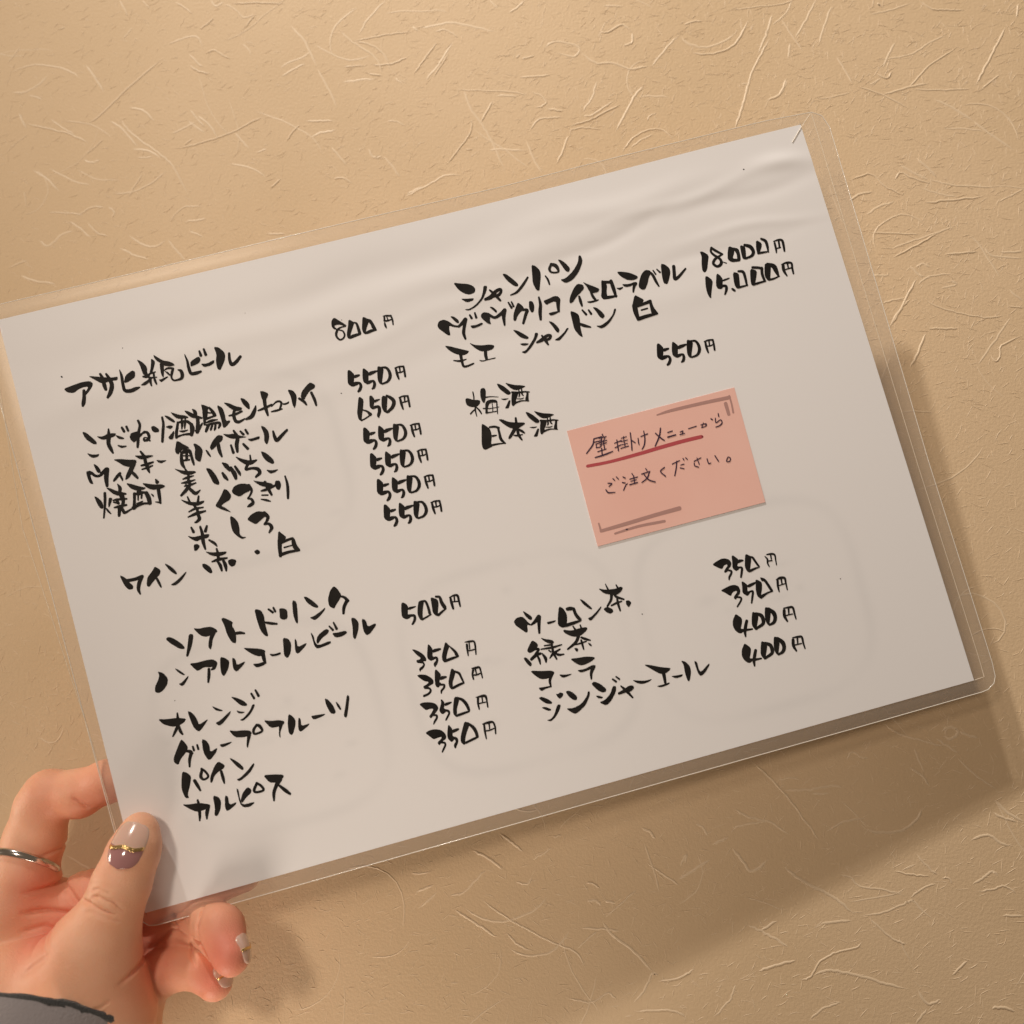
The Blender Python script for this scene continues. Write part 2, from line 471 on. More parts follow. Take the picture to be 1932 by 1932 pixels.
# fine short hairs, in drifts of uneven density
n_f = 42000; c = 0
drift = RNG.uniform(-.45, .45, (60, 2)); dr = RNG.uniform(.03, .12, 60)
while c < n_f:
    x, z = RNG.uniform(-.42, .42), RNG.uniform(-.42, .42)
    dens = .12 + .2*np.clip((x+.1)/.2, 0, 1) + .5*np.clip((x+.05)/.15, 0, 1)*np.clip((z+.05)/.15, 0, 1) + .3*min(1, np.exp(-((drift[:, 0]-x)**2 + (drift[:, 1]-z)**2)/dr**2).sum())
    if RNG.random() > dens: continue
    a = RNG.normal(.5, .9); L = RNG.uniform(.0015, .006); k = RNG.normal(0, 90)
    P = [(x, 1.3+z)]
    for i in range(3): a += k*L/3; P.append((P[-1][0]+L/3*math.cos(a), P[-1][1]+L/3*math.sin(a)))
    base = fibre_strip(P, RNG.uniform(.00025, .00042), RNG.uniform(.00006, .00014), V, F, base); c += 1
V = np.vstack(V); F = np.vstack(F)
wall = mesh('wall', V, F, [M_wall, M_fibre]); mi = np.zeros(len(F), np.int32); mi[F_LONG[0]:] = 1; wall.data.polygons.foreach_set('material_index', mi); wall['kind'] = 'structure'
wall['label'] = 'cream washi wallpaper wall with embossed fibres behind the menu'

# ---------------------------------------------------------------- laminated menu
PC = np.array([[-149.32, 105.73], [147.23, 104.65], [149.31, -106.1], [-147.5, -104.45]])      # TL TR BR BL (mm on the sheet)
POUCH = [[-156.16, 111.19], [-86.86, 110.44], [32.15, 108.98], [70.58, 109.33], [135.02, 109.12], [152.51, 108.22], [155.93, 106.1], [157.56, 101.12], [156.84, 1.94], [156.59, -28.18], [157.53, -101.66], [157.16, -106.66], [155.98, -108.95], [153.21, -110.51], [150.87, -110.74], [106.61, -110.61], [53.58, -110.25], [-60.84, -109.69], [-125.5, -109.38], [-144.73, -109.3], [-147.3, -108.7], [-149.48, -106.45], [-150.43, -103.61]]
SEAMS = [[[152.42, 107.93], [152.16, 39.08], [152.34, -27.05], [153.27, -98.31], [153.17, -105.85], [149.49, -106.0]], [[-152.39, 108.0], [-157.67, 32.69], [-151.69, -43.2], [-150.57, -73.86], [-149.4, -102.14]], [[152.08, 107.85], [147.25, 103.7], [142.22, 98.82]]]
GHOST = [[[-54.9, -56.8], [-55.0, -67.7], [-55.5, -72.7], [-56.3, -76.5], [-57.6, -79.6], [-59.2, -82.1], [-61.2, -84.3], [-63.7, -86.0], [-66.6, -87.4], [-70.1, -88.4], [-74.4, -89.2], [-80.0, -89.5], [-92.1, -89.5], [-104.3, -89.1], [-109.8, -88.6], [-114.0, -87.7], [-117.5, -86.6], [-120.4, -85.1], [-122.9, -83.3], [-124.9, -81.1], [-126.6, -78.5], [-127.9, -75.5], [-128.8, -71.7], [-129.5, -66.8], [-129.9, -56.0], [-129.9, -45.2], [-129.5, -40.2], [-128.7, -36.4], [-127.5, -33.3], [-126.0, -30.7], [-124.0, -28.5], [-121.6, -26.7], [-118.7, -25.3], [-115.2, -24.2], [-111.0, -23.4], [-105.4, -23.0], [-93.1, -22.9], [-80.7, -23.1], [-75.1, -23.6], [-70.7, -24.4], [-67.2, -25.6], [-64.2, -27.1], [-61.7, -28.9], [-59.6, -31.1], [-57.9, -33.8], [-56.6, -36.9], [-55.7, -40.8], [-55.1, -45.8], [-54.9, -56.8]], [[34.6, -57.8], [34.3, -69.1], [33.7, -74.3], [32.7, -78.3], [31.3, -81.5], [29.6, -84.2], [27.5, -86.4], [24.9, -88.2], [21.9, -89.7], [18.3, -90.8], [13.8, -91.5], [8.1, -91.9], [-4.5, -91.8], [-17.0, -91.5], [-22.7, -90.9], [-27.1, -90.0], [-30.6, -88.8], [-33.6, -87.3], [-36.1, -85.4], [-38.2, -83.1], [-39.8, -80.4], [-41.1, -77.2], [-42.0, -73.3], [-42.6, -68.2], [-42.8, -56.9], [-42.7, -45.6], [-42.2, -40.5], [-41.3, -36.5], [-40.0, -33.3], [-38.3, -30.6], [-36.3, -28.3], [-33.8, -26.4], [-30.8, -24.9], [-27.1, -23.7], [-22.7, -22.9], [-16.9, -22.5], [-4.3, -22.4], [8.5, -22.6], [14.3, -23.1], [18.8, -24.0], [22.5, -25.2], [25.5, -26.7], [28.1, -28.6], [30.2, -31.0], [31.9, -33.7], [33.1, -37.0], [34.0, -41.1], [34.5, -46.3], [34.6, -57.8]], [[120.0, -61.9], [119.5, -73.4], [118.8, -78.7], [117.7, -82.7], [116.3, -85.9], [114.5, -88.6], [112.3, -90.9], [109.7, -92.7], [106.5, -94.2], [102.8, -95.3], [98.3, -96.1], [92.4, -96.4], [79.6, -96.4], [66.9, -96.0], [61.1, -95.4], [56.7, -94.5], [53.1, -93.3], [50.1, -91.7], [47.6, -89.8], [45.5, -87.5], [43.9, -84.8], [42.6, -81.5], [41.8, -77.6], [41.3, -72.4], [41.3, -61.0], [41.6, -49.5], [42.2, -44.3], [43.2, -40.3], [44.5, -37.0], [46.3, -34.2], [48.4, -31.9], [51.0, -30.0], [54.1, -28.5], [57.8, -27.4], [62.3, -26.5], [68.2, -26.1], [81.1, -26.0], [94.1, -26.2], [100.0, -26.7], [104.5, -27.6], [108.2, -28.8], [111.3, -30.4], [113.9, -32.3], [116.0, -34.7], [117.7, -37.5], [118.9, -40.9], [119.7, -44.9], [120.2, -50.3], [120.0, -61.9]], [[-45.0, 32.5], [-45.1, 22.0], [-45.6, 17.3], [-46.5, 13.7], [-47.7, 10.7], [-49.2, 8.2], [-51.2, 6.2], [-53.5, 4.5], [-56.3, 3.1], [-59.7, 2.0], [-63.8, 1.3], [-69.2, 0.8], [-80.9, 0.7], [-92.6, 0.8], [-97.9, 1.3], [-102.0, 2.0], [-105.3, 3.1], [-108.1, 4.4], [-110.5, 6.1], [-112.4, 8.2], [-114.0, 10.6], [-115.2, 13.5], [-116.2, 17.1], [-116.7, 21.8], [-117.1, 32.1], [-117.1, 42.4], [-116.7, 47.1], [-115.9, 50.8], [-114.8, 53.8], [-113.3, 56.3], [-111.4, 58.4], [-109.1, 60.1], [-106.3, 61.5], [-103.0, 62.7], [-98.9, 63.5], [-93.5, 64.0], [-81.7, 64.3], [-69.8, 64.2], [-64.4, 63.8], [-60.2, 63.1], [-56.8, 62.1], [-53.9, 60.7], [-51.5, 59.0], [-49.5, 56.9], [-47.9, 54.4], [-46.6, 51.4], [-45.8, 47.7], [-45.2, 42.9], [-45.0, 32.5]]]
WR = [(95, 88, 30, 2.2, .16, .10), (120, 84, 26, 2.6, -.14, .05), (70, 92, 34, 4, .22, .02), (118, 72, 24, 1.8, .12, -.05), (100, 66, 30, 2.4, -.12, .03), (20, 82, 40, 5, .25, .05), (-20, 88, 45, 6, -.25, .08), (30, 70, 30, 3, .12, -.1), (-30, 66, 35, 3, .10, .12), (-70, 80, 40, 5, .2, .05), (-95, 86, 40, 6, -.18, -.02), (64, 80, 26, 2.2, -.13, .2), (136, 92, 10, 3, .3, -.2), (-60, 50, 40, 4, .10, .08), (5, 55, 50, 5, -.12, .04), (90, 55, 35, 5, .10, .03), (-120, 70, 25, 6, .2, .1)]
def hgt(x, y):
    h = .55*np.sin(x/63.0+.4)*np.cos(y/80.0) + .25*np.sin(x/23.0+y/40.0)*np.clip((y+20)/120, 0, 1)
    for cx, cy, sx, sy, a, r in WR:
        dx = x-cx; dy = y-cy; u = dx*math.cos(r)+dy*math.sin(r); v = -dx*math.sin(r)+dy*math.cos(r)
        v = v + 1.2*np.sin(u/9.0+cx)
        h = h + 1.6*a*np.exp(-(u/sx)**2-(v/sy)**2)
    return h
menu = bpy.data.objects.new('menu', None); COL.objects.link(menu)
menu.location = tuple(sheet(0, 0, 0)[0]); menu.empty_display_size = .05
bpy.context.view_layer.update()
tag(menu, 'laminated white drinks menu with black brush writing held before the wall', 'menu')
NU, NV = 298, 211
U, Vv = np.meshgrid(np.linspace(0, 1, NU), np.linspace(0, 1, NV))
def bil(u, v):
    p = (PC[0]*(1-u)[..., None]+PC[1]*u[..., None])*(1-v)[..., None] + (PC[3]*(1-u)[..., None]+PC[2]*u[..., None])*v[..., None]
    p[..., 1] -= 1.1*np.sin(math.pi*u)**2*(1-v)
    return p
PP = bil(U, Vv); X, Y = PP[..., 0], PP[..., 1]
gh = np.zeros(X.shape)
for gpts in GHOST:
    G = np.array(gpts); dmin = np.full(X.shape, 1e9)
    for i in range(len(G)-1):
        a, b = G[i], G[i+1]; ab = b-a; t = np.clip(((X-a[0])*ab[0]+(Y-a[1])*ab[1])/(ab@ab+1e-9), 0, 1)
        dmin = np.minimum(dmin, np.hypot(X-a[0]-t*ab[0], Y-a[1]-t*ab[1]))
    gh = np.maximum(gh, .34*(.35+.65*np.sin(X/17.0+Y/29.0)**2)*np.exp(-(dmin/2.2)**2))
    cx, cy = G.mean(0)
    for k in range(14):     # blurred print that shows through from the back
        px, py = cx+RNG.normal(0, 13), cy+RNG.normal(0, 10)
        gh = np.maximum(gh, RNG.uniform(.15, .4)*np.exp(-((X-px)/RNG.uniform(1.5, 4))**2-((Y-py)/RNG.uniform(1.2, 2.2))**2))
idx = np.arange(NU*NV).reshape(NV, NU)
fr_ = np.stack([idx[:-1, :-1], idx[1:, :-1], idx[1:, 1:], idx[:-1, 1:]], -1).reshape(-1, 4)
paper = mesh('paper', sheet(X.ravel(), Y.ravel(), hgt(X, Y).ravel()), fr_, M_paper, menu, attr=('ghost', gh.ravel()))
sol = paper.modifiers.new('thickness', 'SOLIDIFY'); sol.thickness = .00025; sol.offset = -1; sharp(sol.id_data)

# pouch border: outer outline, inner edge = nearest point of the paper outline
O2 = np.array(POUCH); dense = []
for i in range(len(O2)):
    a, b = O2[i], O2[(i+1) % len(O2)]; k = max(1, int(np.linalg.norm(b-a)/2.0))
    dense += [a+(b-a)*j/k for j in range(k)]
OUT = np.array(dense)
E_ = bil(np.r_[np.linspace(0, 1, 200), np.ones(140), np.linspace(1, 0, 200), np.zeros(140)], np.r_[np.zeros(200), np.linspace(0, 1, 140), np.ones(200), np.linspace(1, 0, 140)])
INN = np.array([E_[np.argmin(((E_-o)**2).sum(1))] for o in OUT])
n = len(OUT); rows = [INN+(OUT-INN)*t for t in (-.12, .33, .67, 1)]
R_ = np.array(rows); vv = sheet(R_[..., 0].ravel(), R_[..., 1].ravel(), (hgt(R_[..., 0], R_[..., 1])-np.array([.42, .02, .02, .02])[:, None]).ravel())
ff = [(r*n+i, r*n+(i+1) % n, (r+1)*n+(i+1) % n, (r+1)*n+i) for r in range(3) for i in range(n)]
pouch = mesh('clear_border', vv, ff, M_film, menu)
sol = pouch.modifiers.new('thickness', 'SOLIDIFY'); sol.thickness = .00022; sol.offset = 0; sharp(sol.id_data)
tv, tf = tube(sheet(OUT[:, 0], OUT[:, 1], hgt(OUT[:, 0], OUT[:, 1])+.02), .00014, 8, True)
mesh('border_edge', tv, tf, M_edge, menu)
for s in SEAMS:
    q = []
    for a, b in zip(s[:-1], s[1:]):
        a, b = np.array(a), np.array(b); k = max(2, int(np.linalg.norm(b-a)/4)); q += [a+(b-a)*j/k for j in range(k)]
    q.append(np.array(s[-1])); q = np.array(q)
    tv, tf = tube(sheet(q[:, 0], q[:, 1], hgt(q[:, 0], q[:, 1])+.14), .00010, 6)
    mesh('seam', tv, tf, M_seam, menu)

# ---------------------------------------------------------------- writing
LET = [
('item','P-2663,1525 -2598,1533 -2533,1540 -2477,1534 -2458,1512 -2468,1490 -2493,1464 -2525,1440 -2538,1454 -2506,1478 -2496,1497 -2532,1501 -2565,1494 -2601,1476 -2644,1493;-2530,1476,19 -2538,1432,23 -2552,1392,25 -2562,1373,15;P-2481,1572 -2425,1553 -2367,1532 -2323,1518 -2281,1516 -2290,1489 -2333,1496 -2376,1493 -2406,1498 -2436,1528;-2396,1564,15 -2385,1523,21 -2385,1479,25 -2382,1446,19;-2356,1554,13 -2344,1518,21 -2335,1466,27 -2357,1417,27 -2382,1388,17;-2260,1558,6 -2256,1511,17 -2260,1457,19 -2257,1407,21 -2220,1394,25 -2182,1399,23 -2155,1402,10;P-2230,1510 -2176,1534 -2159,1519 -2167,1482 -2197,1468 -2232,1456 -2252,1461;-1798,1551,6 -1792,1500,15 -1794,1456,19 -1787,1410,21 -1751,1403,23 -1719,1406,15;P-1772,1494 -1708,1516 -1698,1492 -1714,1468 -1759,1458 -1780,1458;-1694,1549,13 -1691,1517,19;-1661,1556,13 -1657,1514,19;P-1707,1461 -1665,1450 -1608,1465 -1614,1442 -1649,1429 -1691,1431;P-1591,1555 -1557,1543 -1529,1503 -1526,1474 -1540,1439 -1571,1398 -1586,1380 -1604,1395 -1601,1450 -1583,1500;-1497,1483,15 -1505,1436,19 -1498,1401,23 -1467,1409,23 -1427,1440,19;P-2664,1618 -2654,1618 -2649,1605 -2659,1604;P-2129,1601 -2110,1589 -2090,1566 -2074,1537 -2073,1516 -2080,1493 -2076,1483 -2090,1464 -2109,1483 -2113,1512 -2117,1559;P-2032,1581 -2020,1574 -2008,1553 -2025,1517 -2039,1493 -2050,1478 -2065,1486 -2052,1510 -2039,1549;-2112,1470,13 -2087,1463,17 -2063,1478,13 -2025,1482,9;-2074,1446,10 -2050,1447,11 -2023,1443,7;-2139,1416,5 -2115,1418,20 -2085,1431,17 -2063,1450,13;-2068,1444,17 -2073,1418,15 -2072,1393,9;-2038,1472,13 -2041,1444,13 -2040,1420,15 -2036,1396,10;P-2077,1475 -2065,1472 -2073,1446 -2084,1449;P-2011,1605 -1998,1595 -1976,1571 -1952,1547 -1918,1533 -1892,1514 -1881,1495 -1900,1493 -1926,1497 -1957,1510 -1978,1537 -1997,1557 -2008,1580;-1968,1523,27 -1974,1490,23 -1979,1456,17 -1980,1434,7;P-2015,1424 -1999,1421 -1974,1427 -1952,1432 -1944,1424 -1971,1412 -2001,1399 -2009,1410;-1962,1476,7 -1943,1485,13 -1916,1482,15 -1901,1474,15;-1901,1474,17 -1915,1446,17 -1925,1418,13 -1917,1394,12 -1892,1388,13 -1860,1393,20 -1849,1415,23 -1851,1444,20 -1868,1457,9;-1957,1468,5 -1944,1454,12 -1934,1437,11'),
('item','P-2611,1199 -2585,1186 -2549,1136 -2531,1104 -2533,1085 -2559,1095 -2600,1144;P-2613,1045 -2586,1027 -2551,1017 -2530,1017 -2545,998 -2582,999 -2603,1020;P-2524,1143 -2483,1129 -2443,1141 -2388,1131 -2395,1111 -2431,1105 -2478,1103 -2502,1116;-2431,1170,10 -2440,1123,25 -2454,1073,25 -2448,1033,23 -2440,999,12;P-2396,1117 -2377,1109 -2337,1080 -2354,1074 -2383,1087;-2394,1041,8 -2371,1026,15 -2342,1022,8;-2340,1157,15 -2331,1127,17;-2308,1156,15 -2303,1125,15;-2221,1176,15 -2217,1141,17 -2242,1082,19 -2256,1031,19 -2267,996,15;-2286,1094,15 -2249,1095,17 -2231,1084,12;P-2304,1087 -2268,1105 -2232,1079 -2248,1056 -2284,1039 -2301,1054;-2282,1044,17 -2234,1069,15 -2197,1092,10;-2216,1080,10 -2184,1083,17 -2173,1053,19 -2186,1029,19 -2212,1030,15 -2208,1048,10 -2188,1041,8 -2175,1018,12;P-2145,1113 -2123,1114 -2094,1081 -2101,1061 -2130,1065 -2146,1084;-2055,1158,13 -2058,1109,17 -2073,1059,19 -2093,990,17;P-1670,1149 -1635,1118 -1630,1073 -1634,1019 -1606,1017 -1606,1006 -1643,978 -1665,975 -1664,1022 -1665,1060;P-1623,1153 -1582,1137 -1547,1106 -1500,1082 -1515,1064 -1556,1070 -1586,1100;-1604,1050,10 -1561,1049,17 -1511,1058,13;-1558,1081,17 -1572,1047,21 -1569,1002,21 -1544,990,19 -1504,1001,10;P-1501,1154 -1474,1142 -1447,1101 -1452,1059 -1467,1063 -1493,1108;-1494,996,15 -1455,1005,27 -1424,1041,23 -1408,1071,8;P-1355,1167 -1331,1159 -1300,1134 -1317,1106 -1344,1085 -1356,1110;-1399,1034,10 -1355,1039,17 -1299,1051,13;-1336,1116,25 -1344,1063,21 -1344,1020,21 -1342,984,13;-1302,1039,8 -1258,1063,13 -1230,1047,15 -1253,1001,13;-1311,1002,10 -1274,1001,15 -1236,1002,10;P-1233,1043 -1201,1037 -1172,1045 -1182,1026 -1215,1024;P-1167,1129 -1128,1111 -1112,1068 -1133,1008 -1150,982 -1158,1014 -1155,1069;-1102,1044,15 -1075,1015,19 -1063,987,11;P-1075,1086 -1028,1123 -998,1138 -969,1110 -978,1088 -1019,1077 -1047,1051 -1070,1024 -1091,1046;-1009,1063,17 -999,1006,19 -998,967,13;P-2040,1168 -2012,1156 -1986,1127 -1974,1105 -1984,1098 -2007,1118 -2027,1143;P-2050,1086 -2019,1090 -1996,1079 -2005,1067 -2021,1062 -2035,1073;P-2048,1009 -2022,1028 -1999,1046 -1998,1032 -2014,993 -2025,986 -2042,993;P-1992,1180 -1972,1167 -1939,1146 -1901,1131 -1877,1113 -1888,1106 -1925,1111 -1959,1123 -1979,1150;-1927,1112,12 -1932,1091,14;-1903,1106,10 -1910,1086,12;-1959,1094,16 -1972,1059,18 -1986,1024,20 -1993,992,16;-1960,1092,12 -1929,1093,16 -1894,1084,18 -1872,1056,20;-1872,1056,23 -1873,1023,30 -1888,983,20;-1995,995,16 -1952,1000,12 -1910,996,16 -1884,987,14;-1932,1082,18 -1937,1059,14 -1944,1042,8;-1912,1076,16 -1919,1054,11 -1923,1039,7;-1960,1031,8 -1937,1023,14 -1906,1024,7;P-1899,1167 -1872,1155 -1841,1128 -1809,1103 -1783,1086 -1788,1075 -1823,1087 -1857,1101 -1879,1126;-1838,1158,9 -1827,1136,23 -1829,1108,20;-1819,1091,23 -1825,1058,23 -1833,1027,26 -1845,994,23;P-1861,1007 -1846,1020 -1816,1037 -1793,1055 -1792,1040 -1818,1008 -1833,988 -1855,994;P-1775,1178 -1755,1170 -1724,1145 -1738,1127 -1747,1091 -1754,1078 -1763,1061 -1785,1067 -1783,1096 -1774,1142;-1725,1141,14 -1709,1110,21 -1700,1079,23;-1742,1109,11 -1721,1101,9;-1766,1069,18 -1732,1072,14 -1694,1075,11;-1776,1065,18 -1784,1033,14;-1768,1043,11 -1729,1047,18 -1690,1044,8;-1772,1025,14 -1725,1025,16 -1684,1019,18 -1682,1001,18 -1695,985,12;-1753,1025,16 -1773,1001,20 -1785,983,16;-1731,1019,14 -1748,990,14 -1752,983,9;-1709,1016,14 -1720,987,15 -1727,977,10'),
('item','P-2590,963 -2564,940 -2550,909 -2551,885 -2576,889;P-2649,919 -2621,920 -2601,901 -2591,882 -2609,882 -2625,891 -2624,859 -2617,819 -2642,831 -2649,876;-2615,900,17 -2593,874,17 -2566,867,17 -2542,880,23 -2511,899,25;-2506,897,29 -2524,843,29 -2532,786,19;P-2487,811 -2457,841 -2426,860 -2414,846 -2439,826 -2465,806 -2482,799;-2431,840,15 -2422,810,14 -2421,794,8;P-2451,955 -2401,945 -2352,927 -2298,912 -2298,891 -2332,878 -2355,873 -2392,894 -2416,922;-2319,891,27 -2350,850,29 -2379,815,25 -2396,798,10;-2351,845,15 -2332,813,21 -2318,786,15;-2255,961,12 -2239,918,21 -2239,875,21 -2234,830,21 -2230,802,10;P-2306,945 -2257,932 -2186,917 -2173,906 -2233,900 -2268,905;-2273,863,12 -2231,862,19 -2188,867,10;-2274,836,10 -2232,838,15 -2199,843,10;P-2167,877 -2136,864 -2096,856 -2103,850 -2136,842 -2155,853'),
('item','P-1788,869 -1755,909 -1711,939 -1678,922 -1690,892 -1726,875 -1759,851 -1782,843;-1726,875,23 -1728,826,23 -1722,783,13;P-1679,938 -1640,923 -1604,919 -1558,890 -1515,870 -1587,878 -1628,887 -1659,911;-1599,939,13 -1585,886,23 -1603,837,25 -1609,789,17;-1642,844,13 -1638,789,19;-1557,830,15 -1535,791,19;-1555,922,13 -1540,896,17;-1518,923,15 -1509,893,15;P-1523,859 -1493,853 -1433,857 -1438,836 -1476,835 -1503,834;P-1410,927 -1383,909 -1365,872 -1372,824 -1398,782 -1413,808 -1400,859;-1335,864,13 -1334,825,21 -1325,796,23 -1288,818,21 -1239,849,15;P-1999,969 -1980,960 -1962,938 -1931,911 -1925,897 -1938,893 -1956,905 -1966,903 -1988,890 -1999,883 -2008,873 -2023,887 -2024,909 -2011,939;-1953,899,21 -1970,885,18 -1986,879,18;-1987,875,16 -1995,839,21 -1998,801,23 -1990,773,14;-1987,875,14 -1957,881,23 -1930,879,23;-1926,873,20 -1924,834,18 -1923,800,17 -1922,776,12;-1949,875,18 -1961,825,18;-1977,856,9 -1938,845,9;-1983,823,14 -1944,818,11;P-1893,922 -1873,917 -1848,888 -1838,860 -1852,825 -1873,785 -1886,790 -1904,810 -1900,847 -1887,882;P-1822,861 -1806,849 -1798,825 -1792,799 -1803,802 -1816,825'),
('item','P-2636,738 -2616,727 -2593,692 -2587,664 -2596,635 -2614,645 -2625,674;-2559,739,18 -2569,691,18 -2583,642,15 -2605,574,11;P-2577,640 -2566,632 -2546,587 -2556,586 -2576,614;P-2539,704 -2516,693 -2525,674 -2549,638 -2559,636 -2553,666;P-2545,777 -2519,767 -2480,736 -2448,719 -2416,703 -2416,692 -2444,692 -2479,699 -2509,722;-2460,778,7 -2451,749,22 -2457,724,20;-2452,702,30 -2450,670,30;-2515,676,10 -2485,674,15 -2425,663,12;-2494,676,15 -2486,648,20;-2446,663,20 -2460,625,22;-2519,625,10 -2481,623,20 -2435,622,12;-2515,663,10 -2490,649,12;-2485,616,25 -2501,562,18;-2473,613,20 -2465,584,20 -2457,571,17 -2408,585,11;P-2404,773 -2363,752 -2318,724 -2276,705 -2294,694 -2330,696 -2354,705 -2384,729;-2329,701,31 -2335,676,25;-2364,684,20 -2375,639,18 -2390,585,22;-2360,677,15 -2328,682,18 -2289,672,15;-2285,668,25 -2277,629,28 -2278,592,25;-2394,589,25 -2359,598,20 -2317,600,15 -2273,588,13;-2340,677,12 -2350,633,9;-2315,673,12 -2325,642,12;-2365,613,8 -2323,617,9;P-2298,743 -2265,731 -2218,711 -2169,701 -2145,681 -2166,671 -2207,671 -2246,681 -2272,702;-2200,743,10 -2195,723,25;-2198,676,22 -2203,625,22 -2207,573,13;P-2246,594 -2216,591 -2206,570 -2229,580;P-2259,658 -2239,645 -2239,624 -2248,631'),
('item','P-2065,788 -2023,764 -1975,745 -1925,732 -1918,719 -1963,710 -2011,728;-2018,697,10 -1986,700,17 -1943,701,8;-2035,672,8 -1994,669,19 -1940,671,8;-1990,771,10 -1976,719,17 -1990,663,17;-2020,646,10 -1979,644,15 -1940,649,10;-1977,649,19 -2017,616,23 -2057,589,15;-2008,651,15 -1982,607,21 -1958,578,23 -1923,591,8;P-1851,734 -1817,720 -1793,670 -1780,612 -1790,593 -1823,613 -1835,670;P-1737,747 -1694,725 -1683,684 -1694,660 -1722,700;-1745,668,15 -1735,638,23 -1722,613,12;-1682,689,21 -1667,642,29 -1665,608,19;-1650,691,15 -1633,640,19 -1630,621,8;P-1637,764 -1587,729 -1540,705 -1487,702 -1496,688 -1537,672 -1577,683 -1611,719;-1531,741,10 -1536,699,15;-1561,684,19 -1583,652,17 -1543,649,17 -1504,634,23 -1496,604,23 -1528,583,15;P-1453,753 -1417,727 -1383,675 -1379,646 -1396,640 -1431,671 -1449,708;P-1450,616 -1412,599 -1360,596 -1391,579 -1428,578'),
('item','P-2071,566 -2026,537 -1967,516 -1910,515 -1919,498 -1964,488 -2013,504 -2048,533;-2018,568,10 -2012,528,15;-1943,553,12 -1958,514,17;-2033,464,10 -1988,474,15 -1932,469,10;-2046,430,10 -1986,439,21 -1923,440,12;-1988,495,15 -1975,465,17 -1978,438,19 -1975,400,23 -1995,384,17 -2011,381,10;P-1762,559 -1739,542 -1723,500 -1741,472 -1781,461 -1810,447 -1788,431 -1760,396 -1752,383 -1812,421 -1846,452 -1842,467 -1815,492 -1785,527;P-1717,525 -1693,557 -1649,566 -1604,554 -1574,525 -1592,497 -1630,491 -1671,475 -1702,499;-1593,535,25 -1580,499,17 -1599,467,12 -1619,450,10 -1596,439,15 -1592,411,21 -1616,399,21 -1633,395,10;P-1556,565 -1525,550 -1477,531 -1430,508 -1428,491 -1476,493 -1513,514 -1534,536;-1517,477,10 -1480,478,19 -1418,489,15;-1477,531,19 -1467,485,21 -1454,433,15;-1519,447,10 -1479,437,10;-1531,421,8 -1498,405,15 -1473,390,8;P-1405,523 -1375,515 -1372,482 -1391,449 -1410,459 -1417,494;-1332,536,10 -1330,481,17 -1338,429,19 -1350,380,15'),
('item','-2044,354,12 -2036,320,19;-1983,343,14 -1981,289,21 -1988,237,23 -1986,183,12;-1938,336,14 -1956,304,21;P-2084,306 -2045,285 -2003,284 -1961,284 -1932,276 -1948,253 -1999,256 -2033,249 -2067,280;P-2057,234 -2031,233 -2015,212 -2042,188 -2063,188;-1946,237,12 -1917,207,17 -1904,182,8;P-1767,366 -1741,343 -1724,306 -1724,263 -1734,222 -1719,199 -1691,191 -1723,182 -1752,211 -1775,249 -1778,299;P-1661,310 -1621,337 -1576,347 -1528,328 -1514,298 -1548,291 -1573,276 -1609,259 -1635,282;-1535,320,27 -1517,288,23 -1534,260,15 -1554,244,10 -1523,241,17 -1509,210,23 -1533,181,12'),
('item','P-2595,161 -2570,144 -2546,113 -2540,93 -2521,67 -2526,44 -2557,45 -2579,83;-2552,110,21 -2501,106,21 -2448,111,23;-2454,107,25 -2478,71,25 -2492,32,21 -2488,-3,10;P-2429,58 -2415,96 -2370,132 -2348,158 -2315,122 -2327,94 -2357,75 -2389,52 -2416,28 -2431,37;-2354,69,16 -2346,35,16 -2340,7,10;P-2282,162 -2253,140 -2225,104 -2211,68 -2224,64 -2257,102;P-2275,5 -2235,18 -2187,45 -2148,69 -2154,52 -2194,15 -2236,-7 -2257,-6;P-1994,169 -1952,150 -1902,139 -1846,129 -1861,112 -1909,109 -1957,127;-1911,165,12 -1909,130,17;-1962,86,10 -1914,89,21 -1858,84,12;-1914,110,19 -1914,89,17;-1927,81,12 -1914,46,21 -1913,8,12;-1886,76,17 -1880,37,23 -1883,0,12;P-2032,89 -2010,85 -1981,53 -1975,14 -1992,8 -2016,36 -2035,68;P-1856,68 -1824,70 -1797,52 -1816,19 -1843,16 -1858,41;P-1669,81 -1641,88 -1626,70 -1633,54 -1655,53;P-1470,178 -1446,145 -1427,118 -1448,97 -1484,80 -1491,114;-1476,110,29 -1489,60,25 -1498,3,21;-1476,89,19 -1427,97,17 -1394,99,17;P-1390,114 -1374,93 -1371,44 -1354,7 -1371,1 -1402,26 -1404,69;-1496,10,21 -1437,13,19 -1364,7,15;-1459,52,10 -1406,53,8'),
